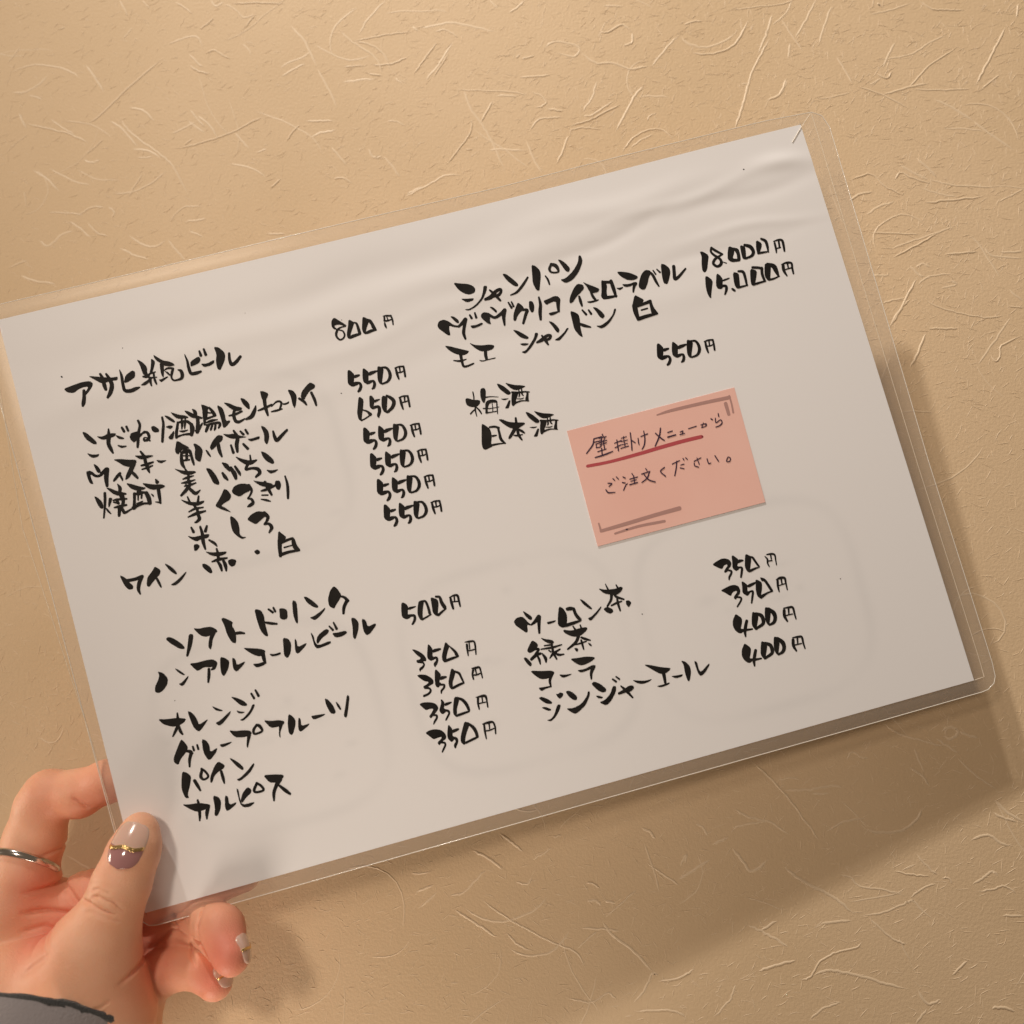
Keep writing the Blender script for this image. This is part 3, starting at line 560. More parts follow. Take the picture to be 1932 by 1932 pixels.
('price','P-720,1546 -684,1507 -646,1466 -663,1459 -685,1481 -714,1489 -733,1486 -731,1475 -721,1462 -726,1453 -744,1465 -753,1483 -750,1509 -743,1528;-659,1463,9 -690,1464,11 -715,1455,16 -734,1431,18 -736,1403,15 -719,1379,13 -694,1384,13 -679,1406,13 -685,1434,11 -707,1448,9;P-625,1508 -590,1475 -608,1445 -628,1414 -639,1393 -644,1363 -662,1373 -667,1393 -656,1426 -639,1464;P-598,1482 -570,1470 -564,1434 -561,1376 -585,1384 -585,1434 -585,1465 -597,1466;P-639,1393 -582,1394 -561,1376 -606,1371 -649,1364;P-525,1498 -508,1491 -485,1464 -495,1445 -515,1416 -528,1391 -530,1367 -549,1383 -551,1415 -539,1454;P-501,1481 -471,1465 -461,1436 -451,1394 -448,1375 -481,1397 -484,1435 -493,1450;P-532,1389 -481,1399 -448,1375 -466,1377 -530,1367;-383,1467,6 -356,1463,13 -327,1454,13;-329,1458,11 -325,1425,13 -329,1389,9;-374,1464,12 -380,1439,13;-384,1416,11 -384,1395,15 -381,1379,9;-358,1455,7 -356,1433,11;-382,1432,15 -360,1426,13 -331,1429,10'),
('price','P-724,1153 -706,1151 -683,1111 -694,1080 -703,1056 -667,1055 -675,1033 -720,1027 -746,1057 -737,1102;P-689,1110 -647,1105 -648,1091 -691,1082;-693,1053,15 -665,1042,18 -661,1019,21 -675,996,22 -687,987,17;P-618,1138 -605,1136 -581,1102 -591,1074 -600,1039 -563,1040 -578,1023 -611,1016 -637,1042 -634,1080;P-582,1106 -519,1102 -522,1090 -553,1080 -591,1074;-590,1037,14 -566,1031,17 -564,1009,21 -574,988,21 -587,981,13;P-513,1127 -496,1122 -473,1101 -490,1058 -510,1008 -508,989 -528,1000 -536,1028 -527,1078;-488,1112,12 -455,1101,17 -441,1066,22 -446,1030,23 -471,1003,18 -511,996,13;-396,1083,10 -367,1086,12 -335,1080,13;-335,1080,14 -337,1044,15 -341,1006,14;-391,1074,15 -392,1037,18 -389,1000,12;-364,1077,12 -368,1044,10;-387,1047,9 -363,1043,11 -341,1048,9'),
('price','P-721,728 -704,726 -681,686 -691,656 -700,632 -665,630 -673,609 -718,603 -743,633 -734,677;P-686,685 -644,680 -645,667 -688,657;-691,629,15 -663,618,18 -659,595,21 -672,573,22 -685,563,17;P-615,713 -603,711 -579,678 -588,649 -597,615 -561,616 -576,599 -608,592 -635,617 -632,655;P-580,681 -517,677 -521,665 -551,655 -588,649;-588,613,14 -564,606,17 -562,585,21 -572,565,21 -584,557,13;P-511,701 -494,697 -472,675 -488,633 -508,584 -506,565 -526,576 -534,604 -525,653;-487,687,12 -454,676,17 -440,641,22 -444,606,23 -469,579,18 -509,572,13;-395,658,10 -366,660,12 -334,655,13;-334,655,14 -336,619,15 -339,581,14;-389,648,15 -391,612,18 -388,575,12;-363,652,12 -366,619,10;-386,622,9 -361,618,11 -340,622,9'),
('price','P-720,539 -703,537 -680,497 -691,467 -700,443 -664,441 -672,420 -717,414 -742,444 -734,488;P-686,496 -644,491 -645,478 -688,468;-690,440,15 -662,429,18 -658,406,21 -672,384,22 -684,375,17;P-615,524 -603,522 -578,488 -588,460 -597,426 -561,427 -576,410 -608,403 -635,428 -631,466;P-580,491 -517,488 -520,476 -551,466 -588,460;-588,424,14 -564,417,17 -562,396,21 -572,376,21 -584,369,13;P-511,512 -494,507 -472,486 -488,444 -508,395 -506,376 -526,387 -534,414 -525,464;-487,498,12 -454,486,17 -440,452,22 -444,416,23 -469,389,18 -509,383,13;-395,468,10 -366,471,12 -334,465,13;-334,465,14 -336,429,15 -340,391,14;-389,459,15 -391,423,18 -388,386,12;-363,462,12 -366,429,10;-386,432,9 -362,428,11 -340,433,9'),
('price','P-720,350 -703,348 -680,309 -691,278 -699,255 -664,253 -672,232 -717,226 -742,256 -733,300;P-685,307 -643,302 -644,289 -688,280;-690,251,15 -662,241,18 -658,218,21 -671,196,22 -684,186,17;P-615,335 -603,333 -578,299 -588,271 -597,238 -561,238 -576,222 -608,215 -634,240 -631,278;P-580,302 -517,299 -520,287 -551,277 -588,271;-587,235,14 -564,229,17 -561,208,21 -572,187,21 -584,180,13;P-511,323 -494,318 -472,297 -488,255 -508,206 -506,187 -526,198 -534,226 -525,275;-487,309,12 -454,297,17 -440,263,22 -444,228,23 -469,201,18 -509,195,13;-395,279,10 -366,282,12 -334,276,13;-334,276,14 -336,240,15 -340,202,14;-390,270,15 -391,234,18 -388,197,12;-363,273,12 -367,240,10;-386,243,9 -362,239,11 -340,244,9'),
('price','P-719,163 -701,161 -679,121 -689,91 -698,68 -663,66 -671,45 -715,39 -740,69 -732,113;P-684,120 -642,115 -643,102 -686,93;-688,64,15 -661,54,18 -657,31,21 -670,9,22 -682,0,17;P-613,148 -601,145 -577,112 -587,84 -596,51 -560,51 -574,35 -607,28 -633,53 -630,90;P-579,115 -516,111 -519,99 -550,90 -587,84;-586,48,14 -562,42,17 -560,21,21 -571,0,21 -583,-7,13;P-510,135 -493,131 -471,109 -487,68 -507,19 -504,0 -525,11 -533,39 -524,88;-485,121,12 -453,110,17 -439,75,22 -443,40,23 -468,14,18 -508,8,13;-394,91,10 -365,94,12 -334,88,13;-334,88,14 -335,53,15 -339,15,14;-389,82,15 -390,47,18 -387,10,12;-362,86,12 -366,53,10;-385,56,9 -361,52,11 -339,56,9'),
('price','P1460,780 1478,778 1501,737 1489,706 1480,682 1516,680 1507,659 1461,652 1435,683 1445,728;P1495,736 1539,731 1537,717 1492,708;1489,678,15 1518,668,18 1522,644,21 1507,621,22 1494,612,17;P1570,765 1582,762 1607,728 1596,699 1586,665 1623,666 1608,648 1574,641 1547,667 1551,706;P1605,731 1671,728 1667,715 1635,705 1596,699;1596,662,14 1621,656,17 1622,634,21 1611,613,21 1598,606,13;P1678,753 1695,748 1718,726 1700,683 1678,633 1680,613 1659,624 1652,653 1662,703;1703,738,12 1737,727,17 1750,691,22 1745,655,23 1719,627,18 1677,621,13;1798,708,10 1828,711,12 1861,705,13;1861,705,14 1858,668,15 1853,630,14;1803,699,15 1801,662,18 1803,624,12;1831,702,12 1826,669,10;1806,671,9 1831,667,11 1854,672,9'),
('price','P-697,948 -683,944 -666,921 -685,864 -701,826 -719,774 -737,794 -735,841 -718,888;-694,853,10 -663,832,14 -647,806,25;-648,802,12 -685,788,11 -718,780,11;P-621,938 -604,934 -591,904 -602,873 -612,855 -576,853 -588,838 -622,834 -639,857 -630,901;P-597,901 -559,899 -550,891 -601,876;-602,852,15 -577,841,23 -580,810,23 -594,785,21 -595,770,8;P-536,918 -498,898 -512,855 -530,797 -507,786 -529,781 -553,803 -558,841;-503,907,15 -477,882,23 -464,852,26 -484,816,25 -526,791,18;-421,870,10 -392,873,12 -360,867,13;-360,867,14 -362,831,15 -365,790,14;-416,861,15 -417,825,18 -415,785,12;-384,863,12 -390,830,10;-413,831,9 -388,830,11 -367,832,9'),
('item','P161,1577 207,1559 258,1543 293,1520 305,1493 293,1468 255,1462 222,1477 186,1515;P183,1450 225,1439 278,1430 265,1414 218,1412;P188,1369 228,1363 279,1383 326,1417 350,1458 366,1501 392,1494 379,1460 336,1405 275,1365 216,1350;353,1401,18 397,1408,28 442,1439,23 476,1445,20 475,1426,18 452,1408,20 415,1408,18;401,1459,11 427,1419,21 455,1367,14;P517,1552 545,1545 579,1503 612,1452 605,1435 581,1441 540,1494;538,1386,9 588,1397,16 645,1439,18 690,1482,13;P740,1565 768,1549 790,1510 785,1469 765,1417 746,1365 725,1375 713,1431 728,1502;816,1461,9 826,1430,14 828,1393,11;880,1534,16 858,1502,18 869,1475,13 915,1468,13 911,1512,25 880,1534,20;P934,1558 958,1547 986,1512 1005,1469 986,1445 967,1460 949,1512;P911,1408 952,1407 1019,1446 1071,1499 1090,1551 1106,1542 1107,1500 1063,1435 1002,1384 942,1371'),
('item','P-28,1303 -10,1331 28,1335 59,1313 86,1278 128,1263 116,1252 82,1263 55,1282 48,1255 46,1211 28,1216 1,1249 -23,1279;P77,1346 103,1339 130,1304 128,1281 111,1286 92,1319;118,1258,16 150,1276,23 178,1296,27;178,1296,25 156,1246,21 140,1204,21 142,1161,14;216,1319,12 223,1294,16;255,1325,12 256,1290,16;P197,1245 241,1238 284,1246 294,1233 264,1223 226,1219 209,1221;P295,1304 316,1315 346,1304 352,1275 351,1256 345,1249 347,1215 325,1226 298,1265 289,1286;343,1293,18 384,1257,18 434,1272,23 467,1292,23;P366,1343 391,1335 414,1301 405,1284 385,1313;467,1292,25 447,1245,23 438,1187,12;507,1338,11 519,1297,16;530,1337,11 536,1302,14;P573,1325 600,1290 606,1261 575,1250 547,1229 523,1193 507,1202 519,1246 544,1286;587,1261,14 622,1252,20 605,1223,21 571,1166,16;P653,1314 678,1303 682,1269 666,1226 647,1226 639,1261;729,1321,12 726,1267,20 709,1215,23 699,1161,16;P752,1288 791,1293 840,1303 869,1291 874,1257 844,1251 829,1264 801,1262 766,1252;859,1270,29 847,1226,23 840,1186,16;P763,1192 800,1192 846,1189 843,1180 798,1169 775,1170;P932,1233 946,1267 989,1322 1024,1348 1062,1331 1063,1303 1028,1278 995,1259 958,1226 938,1220;1012,1254,14 1012,1221,20 1013,1183,13;P1063,1354 1093,1328 1136,1298 1171,1270 1151,1251 1114,1252 1092,1272 1084,1311;1103,1264,16 1108,1230,18 1119,1203,16;P1053,1206 1091,1201 1146,1201 1138,1189 1100,1185 1068,1188;P1198,1334 1225,1313 1229,1279 1212,1236 1209,1189 1180,1187 1163,1211 1180,1254;1215,1311,20 1263,1298,18;1265,1307,22 1268,1250,25 1269,1188,16;1184,1201,23 1228,1194,20 1275,1191,13;P1286,1250 1308,1244 1341,1245 1333,1233 1307,1225;P1323,1363 1367,1352 1417,1330 1463,1294 1458,1277 1419,1272 1377,1288 1340,1326;P1333,1266 1385,1253 1434,1259 1439,1243 1389,1233 1353,1237;1435,1245,20 1414,1222,18 1400,1189,11;P1446,1218 1468,1264 1493,1301 1528,1325 1562,1312 1565,1292 1539,1265 1518,1223 1488,1184 1461,1190;1550,1305,16 1570,1276,18 1580,1226,18 1591,1184,11;1583,1306,9 1593,1275,11;1612,1308,9 1628,1280,13;P1650,1341 1679,1329 1703,1294 1702,1261 1681,1219 1656,1180 1631,1194 1633,1250;1737,1298,22 1726,1247,22 1720,1207,23 1751,1215,20 1815,1259,13'),
('item','P-16,1151 21,1137 69,1110 117,1084 147,1067 121,1050 85,1050 41,1076 9,1107;20,1030,7 62,1015,14 108,1016,7;79,1061,21 76,1016,18 78,973,16 104,966,14 151,973,11;P158,1129 195,1101 245,1085 299,1078 331,1061 311,1038 269,1035 225,1044 189,1079;256,1038,21 250,1007,21 249,980,18;P192,990 225,976 272,978 317,976 310,968 269,970 210,969;P485,1140 518,1124 558,1086 585,1055 566,1046 526,1070 503,1104;P506,1029 542,1024 573,1012 554,1004 523,1009;P500,968 536,970 578,1006 616,1043 635,1080 657,1069 637,1037 586,985 529,946;629,1006,14 668,1015,25 710,1035,21 737,1030,16 722,1010,18 693,1006,16;676,1045,12 690,1009,21 702,971,12;P748,1137 776,1123 799,1088 811,1057 798,1034 783,1046 768,1092;P754,992 795,1005 839,1031 864,1055 879,1049 844,1016 792,978 770,982;P919,1170 951,1152 973,1128 972,1091 960,1037 958,991 958,958 936,978 913,1031 915,1087;959,1061,16 990,1039,21 1030,1017,11;1007,1152,12 1025,1115,16;1051,1141,12 1061,1110,16;P1083,1156 1112,1144 1139,1108 1155,1071 1133,1053 1115,1072 1100,1119;P1069,1018 1107,1009 1164,1031 1211,1066 1232,1106 1247,1099 1224,1063 1179,1018 1135,992 1101,987;P1403,1167 1429,1142 1459,1115 1444,1096 1410,1076 1379,1065 1364,1093;1381,1088,34 1377,1042,32 1380,985,21;1403,1083,23 1450,1085,20 1499,1091,23;P1489,1089 1508,1089 1512,1040 1532,993 1516,987 1483,1001 1485,1042;1385,988,25 1443,992,23 1523,993,16;1420,1045,11 1465,1046,11'),
('price','P1951,1356 1973,1352 2009,1314 1988,1266 1966,1212 1944,1194 1929,1211 1938,1266 1956,1321;2042,1361,16 2067,1333,19 2106,1296,16;2042,1361,19 2031,1335,16 2046,1305,18 2071,1278,19 2083,1249,21 2072,1225,23 2044,1217,19 2022,1244,20 2039,1270,20 2066,1283,18 2102,1294,13;2090,1240,6 2115,1224,9;P2167,1344 2206,1317 2192,1281 2168,1247 2211,1232 2218,1214 2211,1212 2154,1220 2132,1249 2145,1293;P2192,1328 2233,1307 2233,1264 2222,1213 2198,1222 2208,1270 2200,1299;P2249,1330 2284,1311 2277,1266 2268,1235 2272,1213 2258,1214 2239,1225 2241,1268;2283,1321,19 2320,1298,28 2331,1258,25 2310,1230,21 2261,1222,16;P2375,1338 2411,1302 2393,1263 2373,1241 2375,1224 2355,1236 2356,1272;2414,1335,16 2440,1311,22 2442,1270,20 2436,1228,11;2362,1237,18 2404,1233,15 2440,1229,9;2498,1293,10 2536,1297,13 2559,1284,19 2559,1247,18 2553,1205,14;2501,1279,16 2498,1236,16 2493,1207,10;2534,1287,15 2527,1242,14;2495,1237,9 2532,1237,11'),
('price','P1937,1169 1955,1165 1983,1124 1964,1079 1940,1019 1937,1000 1924,1010 1916,1052 1921,1104;P2023,1170 2044,1152 2057,1115 2043,1079 2049,1064 2027,1046 2000,1057 1994,1085;P2053,1113 2107,1117 2107,1106 2052,1097;2037,1070,19 2064,1060,20 2060,1035,20 2041,1005,13;P2093,1036 2110,1036 2127,1014 2117,1001 2101,1017;P2140,1150 2181,1130 2174,1085 2164,1038 2167,1017 2136,1022 2126,1057;2182,1144,15 2214,1131,21 2218,1087,20 2214,1028,15;2145,1029,16 2184,1028,15 2220,1028,9;P2271,1143 2316,1115 2300,1073 2276,1025 2265,1010 2246,1023 2251,1065;2291,1145,19 2334,1132,19 2357,1118,19;2356,1125,19 2346,1081,21 2350,1026,18;2262,1022,18 2309,1024,16 2356,1025,11;P2387,1154 2428,1133 2415,1090 2395,1035 2401,1020 2374,1020 2359,1057 2369,1102;2404,1143,19 2443,1116,34 2452,1080,32 2459,1035,14;2383,1028,18 2416,1026,15 2464,1034,10;2505,1113,9 2543,1117,16 2577,1105,16 2573,1069,16 2570,1027,13;2513,1105,23 2508,1066,22 2519,1023,11;2548,1109,15 2545,1077,10;2516,1070,9 2563,1072,10'),
('item','P29,742 45,744 67,730 86,718 112,713 128,702 120,681 95,667 73,668 48,677 29,693 24,715;93,776,8 91,744,9 86,718,8;84,667,11 76,646,11 75,601,6;75,651,9 57,642,10 37,628,10;91,661,8 105,634,11 112,610,8;P148,780 164,787 181,781 184,761 176,731 165,697 150,675 139,692 135,728;170,716,10 208,711,6 258,695,4;P157,676 174,690 202,692 236,681 244,667 230,659 201,669 180,661 168,641 160,620 159,599 143,600 142,620;239,668,8 232,633,9 222,580,6;134,643,8 177,631,6 244,625,4;204,666,5 200,632,6 192,600,5;145,607,11 178,603,7 223,599,6;P271,792 291,783 320,756 353,708 349,692 326,692 302,721 280,752;P268,679 302,672 328,668 320,663 294,660;P281,604 301,624 325,655 337,649 322,619 309,597;P330,784 360,766 396,748 439,735 469,720 441,712 408,707 378,715 350,746;P363,710 398,696 401,681 389,661 370,634 378,622 343,602 335,615 343,655;361,703,13 403,690,13 447,684,11 481,674,7;P461,682 477,675 467,645 460,610 439,620 439,634 454,658;357,621,13 390,626,11 422,624,8 460,612,7;412,706,7 407,670,11 399,658,5;433,707,8 427,674,11 434,659,6;385,648,5 413,641,7 432,643,4'),
('item','P93,538 105,534 126,511 141,491 144,458 137,423 121,382 127,362 103,359 72,351 56,367 57,403 73,463;142,502,12 177,496,15 205,481,13;199,485,15 198,439,16 198,398,19 218,363,11;117,374,15 170,371,11 223,362,6;P140,445 179,437 177,429 140,427;P214,541 244,534 276,508 313,492 368,477 387,472 394,461 361,449 335,440 305,448 281,459 252,487;338,518,13 333,486,17;320,453,26 295,427,22 264,397,18 255,390,11;334,436,13 356,416,16 370,399,10;329,432,19 326,406,18 332,376,15 340,356,10;289,404,4 314,394,13 354,391,6;P415,543 434,535 463,507 496,460 492,444 469,444 445,473 424,504;P411,431 445,425 472,420 463,415 438,413;P424,356 444,377 468,407 480,401 465,371 452,349;P474,536 503,518 539,500 582,487 612,472 585,464 551,459 521,467 493,497;P506,462 541,448 544,433 532,413 513,386 521,375 486,354 478,368 486,407;504,455,13 546,442,13 591,436,11 625,426,7;P604,433 620,427 610,397 603,362 582,372 582,386 597,410;500,373,13 533,378,11 565,376,8 603,364,7;555,458,7 550,422,11 542,410,5;576,459,8 570,426,11 577,411,6;528,400,5 556,393,7 575,395,4'),
('pen','835,231,8 893,232,8;835,231,8 815,191,10 757,144,8;832,207,7 882,206,7;893,232,8 881,203,8;839,189,7 837,164,7;840,191,7 877,191,7 866,165,7 834,165,7;901,247,8 905,229,7;871,226,7 924,224,7;886,222,6 887,205,6;915,222,6 902,205,6;866,194,7 921,198,7;865,178,7 914,181,7;897,202,8 890,146,8;837,135,7 900,139,7;870,151,8 862,108,8;808,100,8 873,102,11 940,110,8;969,163,7 1021,170,7;991,182,7 982,105,9;964,131,7 1008,140,7;1025,185,6 1063,187,6;1044,193,6 1036,149,6;1015,163,6 1064,162,6;1012,139,6 1058,139,6;1040,148,6 1033,116,6;1002,116,7 1060,118,7;1098,207,8 1088,143,9 1076,84,9;1094,150,8 1112,129,8;1141,154,7 1136,122,8 1136,106,6;1164,161,7 1216,168,7;1194,194,7 1188,142,9 1171,97,9 1147,71,7;1316,183,9 1293,131,10 1244,69,8;1271,157,8 1297,117,9 1319,91,8;1358,140,8 1392,142,8;1349,108,10 1408,109,9;1445,120,7 1466,122,7 1452,101,7;1438,102,7 1473,102,7;1510,128,7 1569,131,7;1603,132,6 1641,131,6 1638,115,6 1605,111,6;1625,141,6 1603,111,6;1632,131,6 1638,121,6;1686,156,8 1695,146,8;1747,178,8 1745,157,8;1718,152,7 1713,120,7 1750,131,7 1756,109,8 1735,93,8 1704,89,7;846,-99,7 872,-110,8 847,-124,7;820,-141,8 832,-165,9 878,-175,6;889,-77,7 898,-92,7;916,-72,7 927,-91,7;962,-84,8 975,-96,8;947,-121,8 965,-130,8;940,-177,7 965,-147,8 980,-138,6;1030,-77,7 1034,-91,7;1004,-112,7 1062,-111,7;1007,-129,6 1049,-128,6;1037,-96,8 1030,-152,8;993,-150,8 1051,-149,8;1134,-68,7 1140,-86,7;1095,-99,7 1158,-95,7;1153,-98,8 1126,-136,9 1081,-157,7;1110,-103,7 1134,-151,9 1174,-178,8;1266,-95,8 1231,-115,8 1256,-158,8;1327,-86,7 1384,-76,7;1364,-75,8 1345,-124,9 1321,-171,8;1383,-109,6 1408,-108,7;1374,-127,7 1399,-140,7;1412,-67,7 1416,-81,7;1432,-68,7 1441,-83,7;1484,-107,7 1537,-96,7;1510,-89,6 1513,-136,8;1481,-119,7 1479,-139,7 1503,-156,7;1578,-115,8 1580,-149,8 1597,-150,6;1639,-107,8 1653,-152,8;1719,-149,7 1709,-167,7 1728,-174,7 1742,-155,7 1729,-141,7 1716,-152,7;884,-448,9 892,-450,8'),
('red','736,55,16 752,54,22 907,44,22 1115,45,25 1283,50,27 1450,52,27 1575,49,26 1591,48,16'),
('grey','1319,281,10 1433,286,21 1683,279,24 1858,270,26;1861,282,13 1861,223,13 1855,158,14;1820,234,27 1820,154,24;707,-357,11 708,-415,16;708,-413,22 903,-410,27 1111,-404,27 1290,-403,30;799,-456,14 974,-450,19 1161,-463,19'),
('item','P-2395,-349 -2375,-337 -2344,-354 -2296,-407 -2282,-437 -2289,-449 -2321,-436 -2369,-387;-2223,-374,29 -2247,-434,26 -2279,-497,14;P-2198,-324 -2158,-339 -2115,-340 -2073,-348 -2045,-375 -2041,-393 -2069,-399 -2086,-399 -2105,-407 -2131,-404 -2161,-387;P-2086,-381 -2049,-391 -2086,-434 -2100,-474 -2115,-501 -2128,-480 -2114,-435;P-1998,-313 -1977,-309 -1923,-355 -1937,-378 -1927,-407 -1923,-443 -1938,-505 -1965,-489 -1984,-427 -1986,-364;-1925,-436,17 -1896,-440,19 -1868,-451,12;P-1762,-306 -1719,-327 -1708,-370 -1714,-412 -1714,-465 -1713,-514 -1734,-508 -1757,-462 -1763,-381;-1711,-417,14 -1675,-433,17 -1637,-447,12;-1668,-334,12 -1645,-363,15;-1633,-333,12 -1627,-361,14;P-1597,-347 -1564,-356 -1545,-374 -1556,-429 -1584,-434 -1608,-415 -1601,-381;P-1497,-316 -1470,-332 -1478,-397 -1496,-485 -1510,-472 -1514,-414;P-1416,-312 -1392,-321 -1355,-364 -1330,-406 -1341,-415 -1368,-400 -1402,-360;P-1411,-464 -1380,-463 -1326,-443 -1286,-423 -1295,-442 -1339,-475 -1379,-493;P-1196,-296 -1176,-319 -1158,-373 -1183,-402 -1213,-429 -1231,-451 -1260,-425 -1258,-377 -1229,-322;-1172,-375,12 -1145,-391,16 -1127,-421,22;-1130,-416,22 -1162,-456,21 -1177,-497,16'),
('item','P-2499,-547 -2465,-567 -2441,-612 -2455,-652 -2493,-685 -2525,-694 -2548,-679 -2539,-642 -2509,-607 -2493,-576;P-2384,-556 -2358,-574 -2322,-619 -2335,-621 -2363,-595;P-2381,-667 -2359,-666 -2303,-629 -2307,-645 -2347,-686 -2365,-688;P-2278,-552 -2230,-561 -2169,-560 -2118,-566 -2094,-590 -2096,-611 -2122,-617 -2148,-615 -2188,-603 -2235,-619 -2255,-594;-2113,-598,34 -2124,-625,22 -2143,-633,10;-2159,-625,17 -2169,-666,19 -2184,-710,12;P-2065,-563 -2035,-580 -2011,-608 -2027,-652 -2057,-688 -2073,-699 -2085,-680 -2081,-628;P-1989,-588 -1968,-607 -1970,-650 -1905,-637 -1924,-659 -1981,-695 -2000,-668;P-1900,-545 -1856,-560 -1791,-581 -1757,-603 -1768,-627 -1804,-634 -1842,-611 -1877,-575;-1779,-619,24 -1780,-659,22 -1778,-685,14;P-1865,-669 -1824,-677 -1771,-674 -1781,-698 -1843,-703;P-1738,-631 -1706,-644 -1658,-641 -1661,-656 -1697,-659 -1726,-654;P-1622,-550 -1586,-566 -1574,-605 -1594,-666 -1624,-697 -1643,-670 -1632,-611;P-1544,-573 -1534,-594 -1539,-641 -1469,-625 -1484,-647 -1547,-687 -1563,-665;P-1429,-561 -1413,-592 -1415,-635 -1401,-666 -1310,-655 -1311,-677 -1411,-688 -1426,-663 -1427,-614;P-1388,-599 -1323,-568 -1300,-583 -1315,-605 -1363,-623 -1399,-657 -1407,-638;-1294,-558,10 -1276,-589,15;-1259,-541,10 -1249,-588,17;P-1289,-608 -1247,-615 -1194,-616 -1183,-633 -1220,-649 -1272,-646;P-1135,-539 -1107,-551 -1091,-587 -1108,-640 -1144,-696 -1155,-671 -1141,-613;P-1066,-564 -1040,-583 -1039,-632 -983,-621 -978,-635 -1035,-682 -1062,-686 -1075,-649'),
('item','P-2572,-861 -2522,-877 -2443,-888 -2384,-911 -2406,-931 -2448,-945 -2494,-937 -2546,-905;-2436,-858,10 -2441,-895,19;-2445,-933,15 -2470,-965,19 -2501,-1002,10;-2447,-941,15 -2444,-981,19 -2435,-1005,12;P-2368,-862 -2345,-874 -2324,-910 -2315,-948 -2313,-974 -2243,-950 -2261,-971 -2315,-1017 -2335,-1011 -2356,-971;P-2200,-873 -2173,-893 -2130,-925 -2154,-924 -2184,-906;P-2205,-991 -2169,-984 -2079,-935 -2094,-961 -2148,-1003 -2182,-1018;P-2061,-846 -2026,-862 -1983,-896 -1963,-928 -1975,-936 -2007,-924 -2039,-880;P-2047,-945 -2025,-960 -1989,-973 -2012,-978 -2039,-968;P-2040,-1015 -2011,-1010 -1958,-973 -1932,-936 -1914,-941 -1931,-967 -1965,-1001 -2020,-1029;-1921,-863,12 -1910,-899,15;-1888,-848,12 -1877,-890,17'),
('item','P-2452,-1033 -2434,-1062 -2420,-1096 -2431,-1123 -2457,-1142 -2489,-1167 -2510,-1200 -2534,-1176 -2532,-1147 -2498,-1096;-2439,-1121,15 -2412,-1133,20 -2403,-1148,17;-2408,-1143,22 -2429,-1184,19 -2440,-1229,12;-2388,-1105,12 -2386,-1131,14;-2357,-1102,12 -2356,-1131,14;P-2319,-1070 -2290,-1089 -2277,-1127 -2284,-1173 -2228,-1155 -2244,-1184 -2292,-1222 -2312,-1217 -2329,-1160;P-2211,-1139 -2182,-1142 -2123,-1142 -2137,-1153 -2187,-1164 -2203,-1159;P-2128,-1062 -2089,-1080 -2031,-1089 -1991,-1103 -1980,-1123 -1995,-1136 -2042,-1136 -2099,-1121;P-2012,-1119 -1984,-1127 -2014,-1179 -2032,-1216 -2038,-1198;-1937,-1079,15 -1965,-1106,17 -1964,-1134,14 -1911,-1129,14 -1919,-1092,19 -1937,-1079,15;P-1886,-1058 -1837,-1079 -1783,-1087 -1748,-1105 -1757,-1124 -1798,-1130 -1849,-1125;P-1789,-1111 -1760,-1119 -1795,-1170 -1801,-1210 -1809,-1192;P-1712,-1064 -1690,-1082 -1673,-1117 -1685,-1157 -1719,-1213 -1740,-1194 -1734,-1135;P-1652,-1105 -1638,-1118 -1646,-1168 -1584,-1164 -1602,-1180 -1660,-1206 -1672,-1183;P-1568,-1118 -1526,-1123 -1462,-1130 -1487,-1142 -1554,-1150;P-1447,-1027 -1426,-1041 -1403,-1087 -1394,-1138 -1410,-1148 -1433,-1136 -1448,-1075;P-1380,-1065 -1361,-1094 -1353,-1132 -1366,-1131 -1378,-1098;P-1293,-1043 -1278,-1060 -1305,-1132 -1333,-1198 -1352,-1180 -1323,-1118'),
('item','P-2496,-1247 -2466,-1264 -2445,-1296 -2464,-1347 -2496,-1406 -2492,-1433 -2518,-1426 -2528,-1363 -2516,-1306;-2430,-1330,20 -2418,-1368,20 -2408,-1404,12;-2364,-1271,17 -2383,-1313,20 -2368,-1339,14 -2335,-1327,14 -2347,-1289,14 -2367,-1266,15;P-2331,-1375 -2324,-1334 -2278,-1270 -2246,-1246 -2208,-1285 -2221,-1303 -2259,-1314 -2294,-1334 -2316,-1371;-2243,-1318,17 -2241,-1366,19 -2241,-1400,10;P-2172,-1243 -2146,-1259 -2109,-1300 -2090,-1335 -2100,-1352 -2131,-1319;P-2157,-1398 -2128,-1394 -2072,-1362 -2019,-1320 -2014,-1335 -2060,-1382 -2138,-1417'),
('item','P-2549,-1460 -2504,-1473 -2437,-1481 -2367,-1511 -2376,-1530 -2425,-1538 -2467,-1535 -2510,-1501;-2441,-1461,12 -2441,-1499,19 -2451,-1565,17 -2459,-1597,10;-2382,-1520,24 -2401,-1562,22 -2410,-1598,10;P-2337,-1458 -2299,-1479 -2291,-1515 -2307,-1562 -2338,-1601 -2357,-1591 -2341,-1544;P-2257,-1480 -2238,-1492 -2244,-1550 -2191,-1544 -2204,-1562 -2266,-1589 -2277,-1562;P-2173,-1454 -2159,-1467 -2164,-1525 -2159,-1574 -2078,-1575 -2077,-1584 -2114,-1600 -2155,-1592 -2173,-1561;P-2140,-1498 -2098,-1466 -2074,-1490 -2084,-1513 -2123,-1533 -2156,-1562 -2164,-1542;-2033,-1463,17 -2059,-1499,17 -2046,-1517,14 -1998,-1516,15 -2007,-1483,15 -2031,-1458,15;P-1978,-1418 -1908,-1432 -1844,-1451 -1844,-1469 -1878,-1485 -1905,-1490 -1946,-1479;-1875,-1473,34 -1913,-1518,22 -1935,-1555,20 -1946,-1602,12;-1886,-1517,14 -1857,-1556,22 -1831,-1589,15'),
